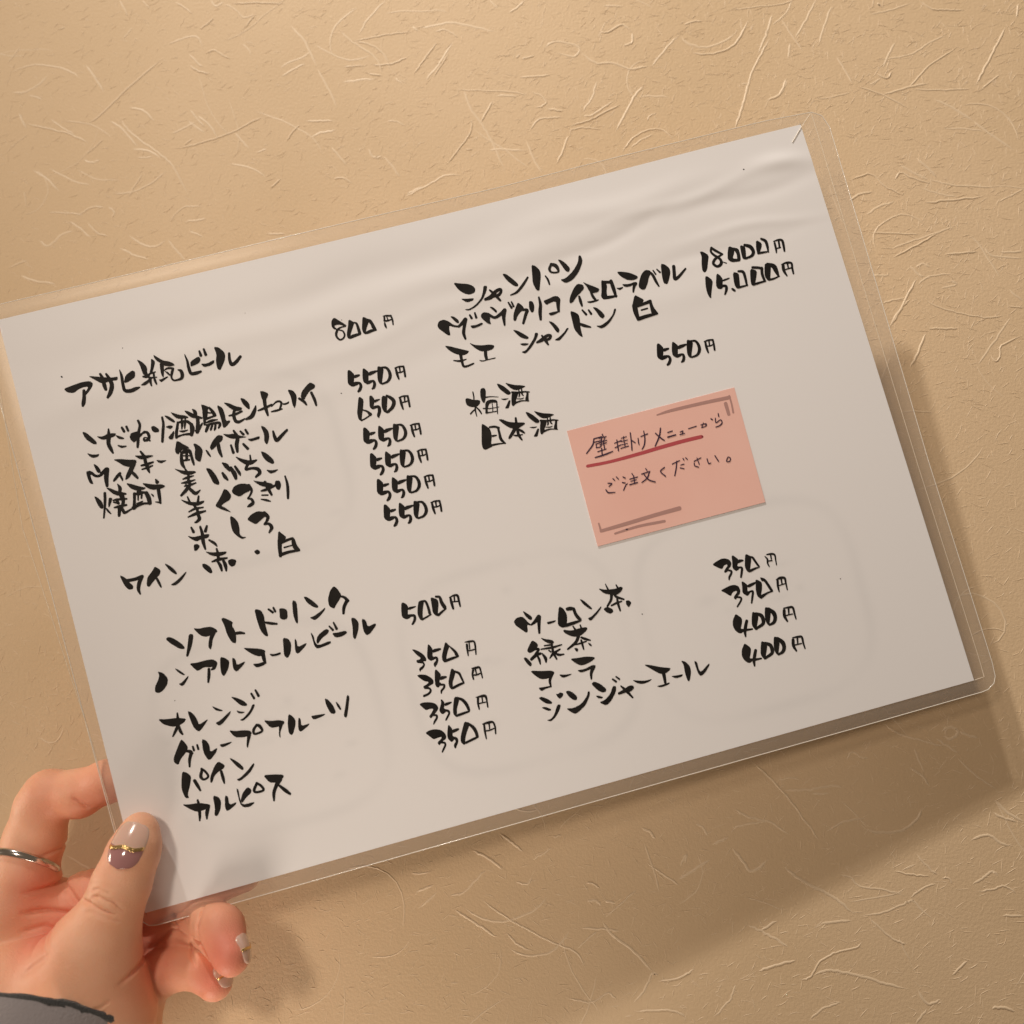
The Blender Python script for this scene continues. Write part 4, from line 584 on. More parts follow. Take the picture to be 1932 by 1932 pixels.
('price','P-773,-532 -755,-535 -737,-556 -733,-579 -742,-595 -750,-624 -717,-626 -737,-649 -767,-654 -794,-629 -787,-583;P-736,-573 -681,-579 -681,-587 -738,-597;-738,-632,17 -709,-642,18 -711,-666,19 -723,-684,17 -735,-695,14;P-652,-549 -617,-563 -633,-597 -649,-640 -658,-690 -677,-680 -685,-639 -672,-591;-637,-558,12 -609,-567,16 -601,-610,18 -601,-653,19;-661,-682,14 -630,-674,13 -594,-664,9;P-569,-552 -555,-553 -523,-576 -524,-607 -547,-668 -544,-692 -565,-682 -580,-654 -574,-608;-531,-553,14 -506,-565,18 -502,-604,24 -490,-640,26;-546,-682,17 -519,-668,16 -484,-652,11;-442,-584,6 -404,-578,14 -383,-588,17 -383,-622,15 -384,-662,12;-435,-593,16 -436,-626,19 -435,-665,15;-407,-587,10 -412,-614,11;-430,-619,9 -393,-625,10'),
('price','P-785,-862 -762,-870 -731,-897 -711,-926 -703,-952 -710,-967 -729,-961 -729,-978 -742,-974 -774,-961 -774,-942 -749,-944 -739,-935 -759,-911 -773,-885;-732,-970,13 -729,-987,12 -745,-1002,17 -761,-1009,18 -767,-1022,6;P-669,-857 -657,-865 -643,-902 -655,-932 -656,-951 -633,-955 -641,-969 -679,-975 -696,-949 -691,-922;P-644,-899 -593,-903 -585,-916 -605,-922 -654,-925;-657,-957,12 -635,-963,17 -636,-984,17 -653,-1003,23 -659,-1018,9;P-550,-876 -540,-881 -526,-910 -549,-942 -568,-979 -570,-1005 -589,-1011 -600,-990 -595,-958 -573,-917;P-536,-894 -500,-937 -484,-965 -479,-1001 -506,-985 -507,-963 -525,-925;P-576,-989 -504,-985 -479,-999 -528,-1005 -589,-1012;-417,-911,6 -385,-915,14 -356,-923,13 -354,-953,13 -364,-1012,9;-408,-931,16 -414,-970,14 -418,-1007,8;-390,-924,9 -396,-965,9;-417,-974,9 -387,-977,9 -358,-976,8'),
('price','P-798,-1045 -775,-1043 -736,-1056 -709,-1080 -694,-1105 -698,-1128 -723,-1135 -744,-1141 -755,-1149 -773,-1142 -773,-1128 -749,-1123 -726,-1110 -760,-1094;-763,-1142,16 -737,-1152,14 -731,-1172,15 -752,-1188,16 -784,-1193,16;P-668,-1042 -656,-1040 -633,-1080 -644,-1105 -658,-1129 -645,-1142 -675,-1167 -691,-1148 -685,-1107;P-641,-1092 -603,-1100 -596,-1111 -615,-1118 -653,-1119;-660,-1147,14 -632,-1157,15 -637,-1175,15 -658,-1190,14 -664,-1207,9;P-558,-1065 -546,-1063 -531,-1089 -546,-1118 -570,-1154 -576,-1185 -586,-1205 -601,-1182 -598,-1146 -578,-1104;-540,-1086,14 -512,-1106,16 -504,-1139,15 -496,-1181,11;P-585,-1185 -510,-1170 -490,-1185 -535,-1194 -586,-1205;-417,-1099,8 -387,-1102,16 -365,-1106,14 -362,-1140,11 -363,-1180,9;-411,-1112,17 -424,-1142,13 -425,-1172,12;-395,-1112,11 -396,-1145,9;-420,-1145,10 -395,-1150,12 -366,-1146,9'),
('price','P-831,-1238 -801,-1234 -762,-1243 -729,-1258 -713,-1278 -709,-1300 -724,-1317 -744,-1331 -764,-1346 -779,-1355 -786,-1336 -766,-1321 -743,-1295 -766,-1289 -795,-1292 -812,-1270;-754,-1337,14 -735,-1344,14 -738,-1362,15 -757,-1381,14 -769,-1396,8;P-680,-1245 -669,-1252 -659,-1277 -666,-1296 -674,-1310 -663,-1321 -658,-1335 -695,-1351 -710,-1318 -697,-1295 -682,-1271;P-661,-1277 -614,-1279 -608,-1287 -627,-1296 -665,-1300;-675,-1322,14 -650,-1337,16 -647,-1354,14 -664,-1374,14 -680,-1392,11;P-584,-1251 -550,-1272 -567,-1303 -586,-1334 -599,-1376 -596,-1395 -610,-1389 -622,-1361 -609,-1315;-567,-1266,14 -535,-1291,20 -516,-1329,22 -510,-1368,18;P-606,-1374 -523,-1370 -502,-1378 -514,-1385 -604,-1394;-441,-1298,6 -404,-1300,16 -377,-1306,18 -374,-1335,12 -379,-1383,10;-428,-1304,16 -438,-1342,14 -440,-1381,10;-400,-1308,10 -405,-1343,8;-431,-1344,9 -384,-1347,8'),
('price','P-841,-1440 -811,-1429 -770,-1431 -733,-1447 -711,-1473 -706,-1501 -714,-1516 -738,-1525 -758,-1540 -768,-1547 -776,-1531 -771,-1520 -745,-1507 -737,-1493 -770,-1494 -796,-1497 -817,-1469;-755,-1529,14 -729,-1540,14 -730,-1558,14 -748,-1580,14 -760,-1595,10;P-674,-1427 -666,-1435 -653,-1463 -657,-1487 -665,-1509 -646,-1522 -663,-1538 -682,-1549 -702,-1515 -693,-1473;P-660,-1467 -614,-1466 -605,-1477 -624,-1487 -662,-1491;-662,-1522,16 -645,-1535,20 -646,-1555,18 -662,-1575,20 -666,-1590,12;P-560,-1434 -529,-1457 -539,-1478 -565,-1512 -587,-1555 -593,-1586 -606,-1589 -621,-1562 -611,-1524 -585,-1478;-541,-1453,14 -513,-1490,22 -502,-1526,22 -501,-1559,20;P-601,-1572 -514,-1555 -491,-1561 -500,-1571 -606,-1589;-444,-1486,7 -405,-1487,18 -373,-1492,14 -366,-1527,12 -374,-1573,10;-435,-1491,14 -442,-1542,14 -445,-1589,8;-400,-1494,11 -406,-1532,8;-433,-1537,9 -407,-1540,10 -368,-1534,8'),
('item','P-53,-864 -27,-843 13,-844 31,-867 44,-895 62,-916 72,-923 56,-922 32,-908 27,-954 13,-963 -18,-926 -45,-894;P27,-806 50,-828 80,-864 77,-884 59,-883 36,-848;62,-917,12 95,-901,23 126,-877,27;129,-878,23 113,-930,20 100,-986,14;P167,-928 200,-929 237,-931 225,-943 175,-947;P281,-843 307,-866 320,-910 314,-944 300,-981 300,-997 264,-995 239,-968 254,-912;P322,-867 356,-865 392,-885 364,-897 322,-888;P363,-873 388,-884 389,-924 416,-980 387,-976 369,-939;P290,-972 384,-971 415,-984 362,-994 279,-999;P433,-831 459,-850 502,-915 498,-928 478,-912 448,-872;P454,-976 481,-974 525,-949 566,-920 569,-929 534,-960 479,-997 463,-997;P579,-794 623,-818 701,-831 736,-824 751,-837 735,-857 697,-875 659,-864 609,-839;638,-780,6 646,-824,13;709,-805,8 716,-835,14;660,-861,20 646,-897,17 611,-932,13;678,-870,13 693,-890,16 734,-917,11;639,-936,11 674,-929,14 716,-926,9;690,-901,13 687,-941,16 689,-986,11;P576,-943 607,-935 640,-961 641,-981 616,-990 592,-972;P746,-929 767,-932 781,-954 753,-982 740,-955'),
('item','P37,-1021 63,-1045 70,-1066 51,-1089 15,-1103 -5,-1102 -16,-1083 4,-1056;36,-1085,17 66,-1093,14 44,-1115,16 -2,-1151,12;-1,-1147,19 41,-1127,22 69,-1126,16;46,-1136,12 51,-1165,16 50,-1195,9;P-54,-1125 -35,-1123 -18,-1150 -5,-1178 -19,-1197 -39,-1169;81,-1129,9 95,-1165,20 92,-1193,11;P97,-1018 130,-1039 166,-1053 185,-1074 174,-1083 144,-1075 115,-1047;167,-1065,17 161,-1095,14;110,-1081,8 165,-1088,12;81,-1098,8 160,-1107,14 229,-1106,8;163,-1096,12 158,-1143,16 169,-1192,11;132,-1120,9 144,-1135,9;125,-1174,8 156,-1150,17 209,-1133,11;165,-1145,11 191,-1168,16 226,-1174,9;P264,-1007 319,-1030 385,-1028 432,-1034 431,-1053 387,-1077 353,-1084 309,-1068 269,-1033;339,-1003,8 350,-1035,14;390,-1009,9 394,-1039,14;358,-1081,20 327,-1117,19 262,-1147,12;375,-1094,13 402,-1113,16 430,-1129,9;323,-1132,8 364,-1131,12 401,-1129,8;369,-1112,12 369,-1144,14 369,-1177,9;P306,-1151 328,-1157 333,-1171 321,-1183 312,-1173;P407,-1139 427,-1152 432,-1174 416,-1165'),
('item','P-32,-1220 41,-1243 110,-1258 132,-1276 116,-1295 72,-1307 26,-1298 -8,-1261;106,-1288,20 84,-1322,17 80,-1365,11;P-8,-1349 27,-1354 86,-1359 79,-1369 39,-1370 8,-1379;P154,-1298 193,-1311 247,-1318 229,-1326 175,-1331;P260,-1215 314,-1224 369,-1229 422,-1246 431,-1258 398,-1273 346,-1283 315,-1278 283,-1249;P284,-1304 339,-1311 399,-1297 422,-1307 408,-1324 367,-1324 309,-1330;403,-1314,23 377,-1347,19 366,-1388,11'),
('item','P-24,-1416 2,-1415 42,-1446 61,-1471 53,-1481 19,-1470 -9,-1440;P-24,-1485 6,-1488 40,-1513 37,-1524 14,-1519;P-10,-1579 21,-1579 52,-1556 89,-1495 114,-1502 100,-1530 59,-1574 17,-1596;P99,-1422 116,-1427 130,-1419 151,-1432 144,-1450 118,-1463 106,-1448;P168,-1424 194,-1424 219,-1447 239,-1481 229,-1502 206,-1495 182,-1465;P142,-1537 191,-1549 252,-1536 304,-1495 320,-1463 333,-1471 322,-1500 280,-1552 222,-1583 192,-1591 166,-1568;P355,-1421 380,-1410 417,-1438 449,-1483 440,-1500 416,-1500 389,-1478;P363,-1507 387,-1514 414,-1533 397,-1538 375,-1529;P374,-1558 417,-1554 466,-1523 496,-1476 520,-1482 508,-1519 461,-1570 418,-1594;509,-1430,11 527,-1452,14;536,-1419,9 554,-1442,12;526,-1536,16 570,-1530,23 607,-1514,17 629,-1521,17 605,-1536,16 584,-1538,11;552,-1491,9 578,-1530,19 610,-1589,11;P639,-1471 680,-1487 725,-1501 778,-1501 754,-1515 703,-1519 667,-1503;P746,-1391 785,-1403 857,-1439 924,-1464 911,-1478 875,-1492 837,-1482 792,-1437;865,-1481,23 862,-1521,20 858,-1552,16;P792,-1558 839,-1559 889,-1556 886,-1567 851,-1574 815,-1573;P908,-1517 947,-1524 996,-1527 983,-1542 938,-1543;P1006,-1433 1035,-1448 1057,-1486 1055,-1526 1028,-1586 1013,-1582 1010,-1521 1017,-1467;P1094,-1457 1114,-1473 1111,-1525 1121,-1548 1192,-1503 1195,-1516 1141,-1565 1109,-1574 1097,-1545'),
('price','P1406,-846 1440,-833 1482,-823 1510,-829 1535,-846 1542,-873 1531,-894 1513,-904 1497,-924 1477,-927 1473,-915 1490,-898 1509,-883 1508,-871 1487,-873 1465,-898 1429,-869;1505,-914,13 1524,-926,15 1518,-944,16 1500,-963,16 1493,-981,9;P1556,-823 1569,-823 1599,-862 1587,-885 1575,-901 1589,-912 1579,-931 1558,-936 1538,-910 1549,-865;P1595,-859 1627,-868 1633,-880 1617,-883 1579,-888;1579,-914,14 1603,-923,15 1597,-946,17 1580,-985,14;P1653,-840 1665,-840 1692,-865 1681,-896 1658,-948 1653,-972 1634,-961 1625,-924 1640,-875;P1680,-856 1706,-868 1716,-900 1735,-954 1717,-947 1704,-917 1690,-874;P1653,-949 1708,-944 1734,-956 1699,-959 1648,-973;1802,-880,9 1835,-884,14 1856,-897,13 1853,-933,10 1849,-968,8;1786,-889,7 1797,-913,13 1791,-940,12 1796,-966,8;1828,-889,11 1825,-918,10;1797,-927,8 1826,-930,10'),
('price','P1412,-1038 1447,-1029 1489,-1021 1522,-1025 1546,-1043 1550,-1073 1537,-1099 1517,-1108 1501,-1130 1488,-1115 1494,-1102 1526,-1077 1519,-1068 1491,-1072 1472,-1096 1442,-1063;1511,-1111,14 1537,-1123,14 1534,-1142,14 1497,-1177,12;P1574,-1015 1587,-1020 1610,-1051 1600,-1077 1597,-1096 1624,-1096 1603,-1117 1586,-1126 1558,-1095 1568,-1054;P1609,-1048 1672,-1041 1670,-1058 1616,-1072 1602,-1063;1603,-1100,12 1632,-1103,15 1619,-1140,16 1602,-1179,12;P1673,-1030 1689,-1034 1714,-1060 1701,-1105 1683,-1141 1686,-1171 1672,-1169 1653,-1142 1656,-1097 1665,-1066;P1709,-1025 1715,-1022 1744,-1041 1758,-1077 1778,-1145 1755,-1137 1743,-1097 1730,-1055 1714,-1053;P1674,-1144 1752,-1131 1778,-1143 1733,-1147 1679,-1171;1818,-1069,8 1846,-1064,19 1878,-1073,17 1877,-1109,13 1874,-1157,9;1825,-1076,17 1816,-1117,16 1814,-1155,9;1853,-1073,12 1849,-1106,10;1822,-1113,8 1867,-1111,8'),
('price','P1465,-1227 1475,-1226 1506,-1264 1497,-1295 1475,-1335 1507,-1346 1477,-1364 1458,-1362 1436,-1336 1427,-1300 1438,-1260;1471,-1341,17 1505,-1350,18 1555,-1356,12;1533,-1291,21 1515,-1324,23 1500,-1359,21 1495,-1393,12;P1590,-1237 1624,-1265 1618,-1295 1588,-1354 1592,-1374 1570,-1363 1559,-1327 1573,-1278;1611,-1259,19 1643,-1282,26 1648,-1317,26 1635,-1343,23 1581,-1361,18;P1685,-1233 1703,-1238 1721,-1260 1709,-1295 1683,-1356 1691,-1370 1670,-1359 1660,-1325 1670,-1275;1707,-1251,21 1733,-1287,30 1735,-1322,27 1717,-1351,23 1682,-1361,14;1811,-1275,8 1852,-1279,15 1876,-1288,16 1876,-1331,14 1876,-1370,10;1811,-1290,21 1802,-1330,21 1812,-1369,13;1844,-1289,14 1836,-1325,10;1812,-1328,9 1861,-1330,9'),
('price','P1469,-1441 1479,-1441 1509,-1479 1500,-1510 1479,-1549 1510,-1560 1480,-1578 1461,-1576 1439,-1550 1430,-1515 1442,-1475;1475,-1555,17 1509,-1565,18 1559,-1570,12;1536,-1505,21 1519,-1539,23 1504,-1573,21 1499,-1607,12;P1594,-1451 1627,-1480 1621,-1509 1591,-1568 1595,-1588 1574,-1578 1562,-1541 1577,-1492;1614,-1474,19 1646,-1497,26 1651,-1532,26 1639,-1557,23 1584,-1576,18;P1688,-1448 1706,-1453 1724,-1475 1712,-1510 1686,-1570 1694,-1585 1673,-1574 1663,-1540 1673,-1490;1710,-1466,21 1736,-1502,30 1738,-1537,27 1720,-1565,23 1685,-1576,14;1814,-1490,8 1854,-1494,15 1879,-1503,16 1878,-1546,14 1879,-1585,10;1814,-1505,21 1805,-1545,21 1815,-1584,13;1846,-1504,14 1838,-1540,10;1815,-1543,9 1864,-1545,9'),
('speck','P2427,1869 2436,1872 2443,1865 2433,1861'),
('speck','P-813,1006 -806,1009 -801,1003 -808,1001'),
('speck','P-2210,1709 -2205,1711 -2201,1707 -2207,1704'),
('speck','P-1323,1737 -1319,1739 -1316,1735 -1320,1734'),
('speck','P-677,1516 -673,1518 -668,1514 -674,1512'),
('speck','P-673,1020 -666,1023 -661,1017 -668,1014'),
('speck','P2260,-1181 2266,-1179 2271,-1184 2263,-1187'),
('speck','P826,-1048 833,-1046 839,-1052 830,-1054'),
('speck','P-2437,-770 -2432,-768 -2427,-773 -2433,-775')
]
def chaikin(P):
    Q = np.roll(P, -1, 0); return np.stack([P*.8+Q*.2, P*.2+Q*.8], 1).reshape(-1, 2)
def writing(name, data, m, parent, lift=.05, fat=1.0, fn=None):
    fn = fn or hgt
    V, F = [], []; nb = 0
    for si, s in enumerate(data.split(';')):
        z = lift + .004*(si % 12)
        if s[0] == 'P':
            P = np.array([[float(t) for t in p.split(',')] for p in s[1:].split()])*.05
            P = chaikin(P)
            tri = tessellate_polygon([[Vector((a, b, 0)) for a, b in P]])
            V.append(np.c_[P, np.full(len(P), z)]); F += [tuple(nb+i for i in t) for t in tri]; nb += len(P)
        else:
            P = np.array([[float(t) for t in p.split(',')] for p in s.split()])*.05
            c = catmull(P, 6); T = np.gradient(c[:, :2], axis=0); T /= np.linalg.norm(T, axis=1)[:, None]+1e-9
            N = np.c_[-T[:, 1], T[:, 0]]; w = np.abs(c[:, 2:])/2*fat
            # rounded ends
            a0 = c[:1, :2]-T[:1]*w[:1]*np.array([[.9], [.6]]); a1 = c[-1:, :2]+T[-1:]*w[-1:]*np.array([[.6], [.9]])
            cc = np.vstack([a0, c[:, :2], a1]); NN = np.vstack([N[:1], N[:1], N, N[-1:], N[-1:]])
            ww = np.vstack([w[:1]*.35, w[:1]*.8, w, w[-1:]*.8, w[-1:]*.35])
            n = len(cc); V.append(np.c_[cc+NN*ww, np.full(n, z)]); V.append(np.c_[cc-NN*ww, np.full(n, z)])
            F += [(nb+i, nb+n+i, nb+n+i+1, nb+i+1) for i in range(n-1)]; nb += 2*n
    A = np.vstack(V)
    v = sheet(A[:, 0], A[:, 1], fn(A[:, 0], A[:, 1])+A[:, 2])
    o = mesh(name, v, F, m, parent, smooth=False)
    bm = bmesh.new(); bm.from_mesh(o.data)
    nv = Vector(wdir(SN))
    for f in bm.faces:
        f.normal_update()
        if f.normal.dot(nv) < 0: f.normal_flip()
    bm.to_mesh(o.data); bm.free()
    return o
NC = np.array([[33.24, 16.72], [95.69, 16.57], [94.86, -26.0], [32.81, -25.57]])
def note_h(x, y):
    u, v = x-NC[0, 0], y-NC[0, 1]
    s = np.clip(((x-NC[0, 0])*(NC[3, 0]-NC[0, 0])+(y-NC[0, 1])*(NC[3, 1]-NC[0, 1]))/((NC[3]-NC[0])@(NC[3]-NC[0])), 0, 1)
    return hgt(x, y) + .14 + .16*s**3
for k, dta in LET:
    if k == 'item': writing('drink_name', dta, M_ink, paper, fat=1.14)
    elif k == 'speck': writing('speck', dta, M_ink, paper)
    elif k == 'price': writing('price', dta, M_ink, paper, fat=1.04)

# ---------------------------------------------------------------- pink note stuck on the menu
u, v = np.meshgrid(np.linspace(0, 1, 40), np.linspace(0, 1, 30))
q = (NC[0]*(1-u)[..., None]+NC[1]*u[..., None])*(1-v)[..., None]+(NC[3]*(1-u)[..., None]+NC[2]*u[..., None])*v[..., None]
ii = np.arange(1200).reshape(30, 40); fq = np.stack([ii[:-1, :-1], ii[1:, :-1], ii[1:, 1:], ii[:-1, 1:]], -1).reshape(-1, 4)
note = mesh('sticky_note', sheet(q[..., 0].ravel(), q[..., 1].ravel(), note_h(q[..., 0], q[..., 1]).ravel()), fq, M_note)
sol = note.modifiers.new('thickness', 'SOLIDIFY'); sol.thickness = .00012; sol.offset = -1; sharp(sol.id_data)
tag(note, 'pink paper note with thin handwriting and red underline stuck on the menu', 'sticky note')
for k, dta in LET:
    if k == 'pen': writing('handwriting', dta, M_pen, note, .10, 1.1, note_h)
    elif k == 'red': writing('red_underline', dta, M_red, note, .04, 1, note_h)
    elif k == 'grey':
        parts = dta.split(';')
        for a, b in ((0, 2), (2, 3), (3, 5), (5, 6)): writing('corner_mark', ';'.join(parts[a:b]), M_grey, note, .04, 1, note_h)

# ---------------------------------------------------------------- hand (one continuous skin surface from a distance field)
THUMB = [[-123.18, 105.2, 325.78, 5.6], [-123.47, 108.73, 324.22, 7.0], [-124.51, 112.58, 322.59, 8.1], [-127.17, 121.0, 320.29, 9.0], [-129.88, 129.54, 318.6, 9.3], [-134.44, 140.14, 318.55, 11.5]]
THENAR = [[-134.44, 140.14, 318.55, 11.5], [-136.84, 151.71, 318.51, 13], [-136.74, 165.31, 320.54, 18.5], [-138.15, 180.34, 317.08, 21]]
THENARL = [[-141.05, 150.28, 323.75, 13], [-155.13, 161.03, 329.68, 15], [-165.81, 164.2, 330.04, 18], [-172.35, 168.78, 327.27, 20]]
INDEX = [[-176.46, 156.08, 342.97, 14], [-172.57, 137.69, 342.47, 12], [-169.7, 126.26, 342.44, 10.4], [-167.8, 115.33, 345.48, 10.1], [-165.63, 104.26, 346.96, 9.2], [-163.22, 99.92, 346.88, 8.6], [-151.81, 98.71, 344.83, 8.1], [-140.73, 93.71, 342.03, 7.2], [-127.88, 90.57, 340.94, 6.2]]
MIDDLE = [[-164.66, 153.94, 349.92, 13], [-158.01, 141.08, 346.98, 9.6], [-149.38, 136.36, 347.69, 9.2], [-126.75, 134.71, 343.48, 8.8], [-105.37, 128.82, 341.67, 7.9], [-93.35, 125.24, 340.37, 6.3]]
RING = [[-147.65, 161.61, 343.67, 12], [-140.02, 156.67, 345.41, 9.2], [-126.05, 149.54, 344.43, 8.2], [-113.79, 145.32, 342.11, 8.0], [-103.48, 140.61, 335.57, 8.0], [-97.59, 139.57, 328.57, 7.9], [-91.93, 145.11, 321.0, 6.3]]
PINKY = [[-137.43, 172.26, 339.01, 12], [-128.97, 164.75, 335.73, 8.6], [-118.94, 156.48, 334.7, 7.6], [-111.56, 154.01, 333.1, 7.0], [-105.84, 153.51, 331.8, 6.9], [-99.8, 157.98, 330.1, 5.9]]
WRIST = [[-168.8, 155.53, 347.53, 15], [-157.34, 167.37, 334.37, 20], [-155.16, 185.75, 326.58, 24]]
HYPO = [[-133.19, 168.37, 337.38, 10], [-135.57, 177.54, 334.43, 14], [-140.35, 189.62, 329.0, 20]]
CREASES = [([[-138.04, 124.14], [-133.49, 123.88], [-129.61, 125.22], [-123.77, 127.58]], 0.55, 0.45), ([[-133.55, 122.22], [-130.69, 121.56], [-126.31, 123.28], [-122.34, 127.13]], 0.5, 0.35), ([[-134.09, 120.56], [-130.77, 119.42], [-125.9, 121.16]], 0.5, 0.22), ([[-137.24, 126.42], [-131.5, 126.04], [-126.16, 128.01], [-122.25, 129.96]], 0.6, 0.2), ([[-136.53, 119.34], [-130.82, 117.76], [-124.99, 119.51]], 0.5, 0.12), ([[-130.53, 154.65], [-127.69, 153.87], [-125.36, 152.42]], 0.6, 0.2), ([[-137.02, 159.16], [-130.45, 156.97], [-124.8, 154.76]], 0.8, 0.14), ([[-134.11, 161.08], [-127.54, 158.43], [-123.79, 156.64]], 0.8, 0.12), ([[-140.72, 161.86], [-135.11, 159.66]], 0.8, 0.15), ([[-155.94, 148.11], [-151.82, 144.46], [-147.21, 140.81], [-144.93, 138.04]], 1.0, 0.3), ([[-166.24, 128.76], [-158.61, 129.36], [-152.32, 131.81], [-145.41, 138.03]], 0.9, 0.55), ([[-166.43, 135.32], [-160.71, 135.89], [-154.48, 137.4], [-146.32, 139.18]], 0.9, 0.5), ([[-166.17, 141.4], [-159.09, 140.59], [-153.77, 143.02]], 0.8, 0.25), ([[-162.87, 118.46], [-157.67, 117.36], [-150.48, 117.94]], 0.6, 0.3), ([[-155.19, 119.52], [-151.24, 122.89], [-151.94, 129.47]], 0.9, 0.3), ([[-150.8, 97.24], [-147.84, 99.19], [-145.33, 102.09]], 0.7, 0.5), ([[-116.76, 136.66], [-114.74, 139.98], [-112.3, 141.2]], 0.6, 0.5), ([[-103.41, 132.17], [-103.77, 136.88], [-101.96, 141.62]], 0.6, 0.45), ([[-107.69, 142.93], [-107.09, 147.16], [-104.35, 150.96]], 0.6, 0.4), ([[-107.01, 141.53], [-101.96, 141.62], [-97.73, 146.87], [-92.32, 151.43]], 0.7, 0.7), ([[-124.49, 149.64], [-120.29, 146.45], [-115.62, 142.55], [-107.01, 141.53]], 0.8, 0.7)]
TONES = [[-92.3, 142.3, 318.1, 12, 0.9], [-98.8, 154.9, 325.1, 9, 0.8], [-157.8, 128.0, 327.0, 13, 0.75], [-152.0, 139.5, 328.4, 12, 0.8], [-155.8, 144.2, 327.9, 9, 0.9], [-159.9, 99.0, 339.8, 10, 0.35], [-143.4, 97.6, 338.5, 12, 0.45], [-129.8, 107.4, 313.2, 9, 0.25], [-111.7, 142.6, 329.8, 10, 0.35], [-116.4, 149.7, 329.0, 12, 0.5], [-125.7, 148.4, 335.1, 12, 0.6], [-140.9, 132.1, 340.0, 14, 0.6]]
def smin(a, b, k):
    h = np.maximum(k-np.abs(a-b), 0)/k
    return np.minimum(a, b)-h*h*k*.25
def cone(p, a, b):
    A = np.array(a[:3], np.float32); D = np.array(b[:3], np.float32)-A; L = float(D@D)
    x, y, z = p[0]-A[0], p[1]-A[1], p[2]-A[2]
    t = np.clip((x*D[0]+y*D[1]+z*D[2])/L, 0, 1)
    return np.sqrt((x-t*D[0])**2+(y-t*D[1])**2+(z-t*D[2])**2)-(a[3]+(b[3]-a[3])*t)
def chain(p, c, k):
    d = None
    for a, b in zip(c[:-1], c[1:]):
        e = cone(p, a, b); d = e if d is None else smin(d, e, k)
    return d
def hand_sdf(p):
    core = smin(chain(p, WRIST, 6), chain(p, HYPO, 5), 14)
    core = smin(core, chain(p, INDEX[:3], 4), 9)
    core = smin(core, chain(p, MIDDLE[:2], 4), 9)
    core = smin(core, chain(p, RING[:2], 4), 9)
    core = smin(core, chain(p, PINKY[:2], 4), 9)
    th = smin(chain(p, THENAR, 5), chain(p, THENARL, 8), 16)
    palm = smin(core, th, 1.6)
    d = palm
    for c in (INDEX[2:], MIDDLE[1:], RING[1:], PINKY[1:]):
        f = smin(chain(p, c, 2.2), core, 3.0)
        d = smin(d, f, .7)
    t = smin(chain(p, THUMB, 3.0), th, 6)
    d = smin(d, t, 1.2)
    # keep clear of the sheet
    for pts, w, dep in CREASES:
        P = np.array(pts, np.float32); g = 0; ns = len(P)-1
        for i, (a, b) in enumerate(zip(P[:-1], P[1:])):
            ab = b-a; t = np.clip(((p[0]-a[0])*ab[0]+(p[1]-a[1])*ab[1])/(ab@ab), 0, 1)
            e = (p[0]-a[0]-t*ab[0])**2+(p[1]-a[1]-t*ab[1])**2
            s = (i+t)/ns
            g = np.maximum(g, np.exp(-e/(w*w))*np.clip(5*np.minimum(s, 1-s), 0, 1))
        d = d+2.1*dep*g
    return d
allp = np.array(THUMB+THENAR+THENARL+INDEX+MIDDLE+RING+PINKY+WRIST+HYPO)
lo = (allp[:, :3]-allp[:, 3:]-2).min(0); hi = (allp[:, :3]+allp[:, 3:]+2).max(0)
VX = .62
ax = [np.arange(lo[i], hi[i]+VX, VX, dtype=np.float32) for i in range(3)]
GX, GY, GZ = np.meshgrid(*ax, indexing='ij', sparse=True)
D = np.empty((len(ax[0]), len(ax[1]), len(ax[2])), np.float32)
for i0 in range(0, len(ax[0]), 24):
    D[i0:i0+24] = hand_sdf((GX[i0:i0+24], GY, GZ))
def surface_nets(D):
    S = D < 0; nx, ny, nz = D.shape
    cnt = np.zeros((nx-1, ny-1, nz-1), np.uint8); offs = [(i, j, k) for i in (0, 1) for j in (0, 1) for k in (0, 1)]
    for i, j, k in offs: cnt += S[i:nx-1+i, j:ny-1+j, k:nz-1+k]
    act = (cnt > 0) & (cnt < 8); cells = np.argwhere(act)
    ident = np.full(act.shape, -1, np.int64); ident[act] = np.arange(len(cells))
    pos = np.zeros((len(cells), 3)); num = np.zeros(len(cells))
    vals = {o: D[cells[:, 0]+o[0], cells[:, 1]+o[1], cells[:, 2]+o[2]].astype(float) for o in offs}
    for o in offs:
        for a in range(3):
            if o[a]: continue
            o2 = list(o); o2[a] = 1; o2 = tuple(o2); va, vb = vals[o], vals[o2]; c = (va < 0) != (vb < 0)
            t = np.where(c, va/np.where(c, va-vb, 1), 0); q = np.array(o, float)[None, :].repeat(len(cells), 0); q[:, a] = t
            pos[c] += q[c]; num[c] += 1
    pos = cells+pos/num[:, None]; F = []
    for a in range(3):
        b, c = (a+1) % 3, (a+2) % 3
        sl0 = [slice(None)]*3; sl1 = [slice(None)]*3; sl0[a] = slice(0, -1); sl1[a] = slice(1, None)
        s0, s1 = S[tuple(sl0)], S[tuple(sl1)]; e = np.argwhere(s0 != s1)
        e = e[(e[:, b] > 0) & (e[:, c] > 0) & (e[:, b] < D.shape[b]-1) & (e[:, c] < D.shape[c]-1)]
        inside = s0[e[:, 0], e[:, 1], e[:, 2]]
        def cid(db, dc):
            q = e.copy(); q[:, b] -= db; q[:, c] -= dc; return ident[q[:, 0], q[:, 1], q[:, 2]]
        quad = np.stack([cid(1, 1), cid(0, 1), cid(0, 0), cid(1, 0)], 1)
        quad[~inside] = quad[~inside][:, ::-1]; F.append(quad)
    F = np.vstack(F); return pos, F[(F >= 0).all(1)]
pos, HF = surface_nets(D)
HV = pos*VX+lo
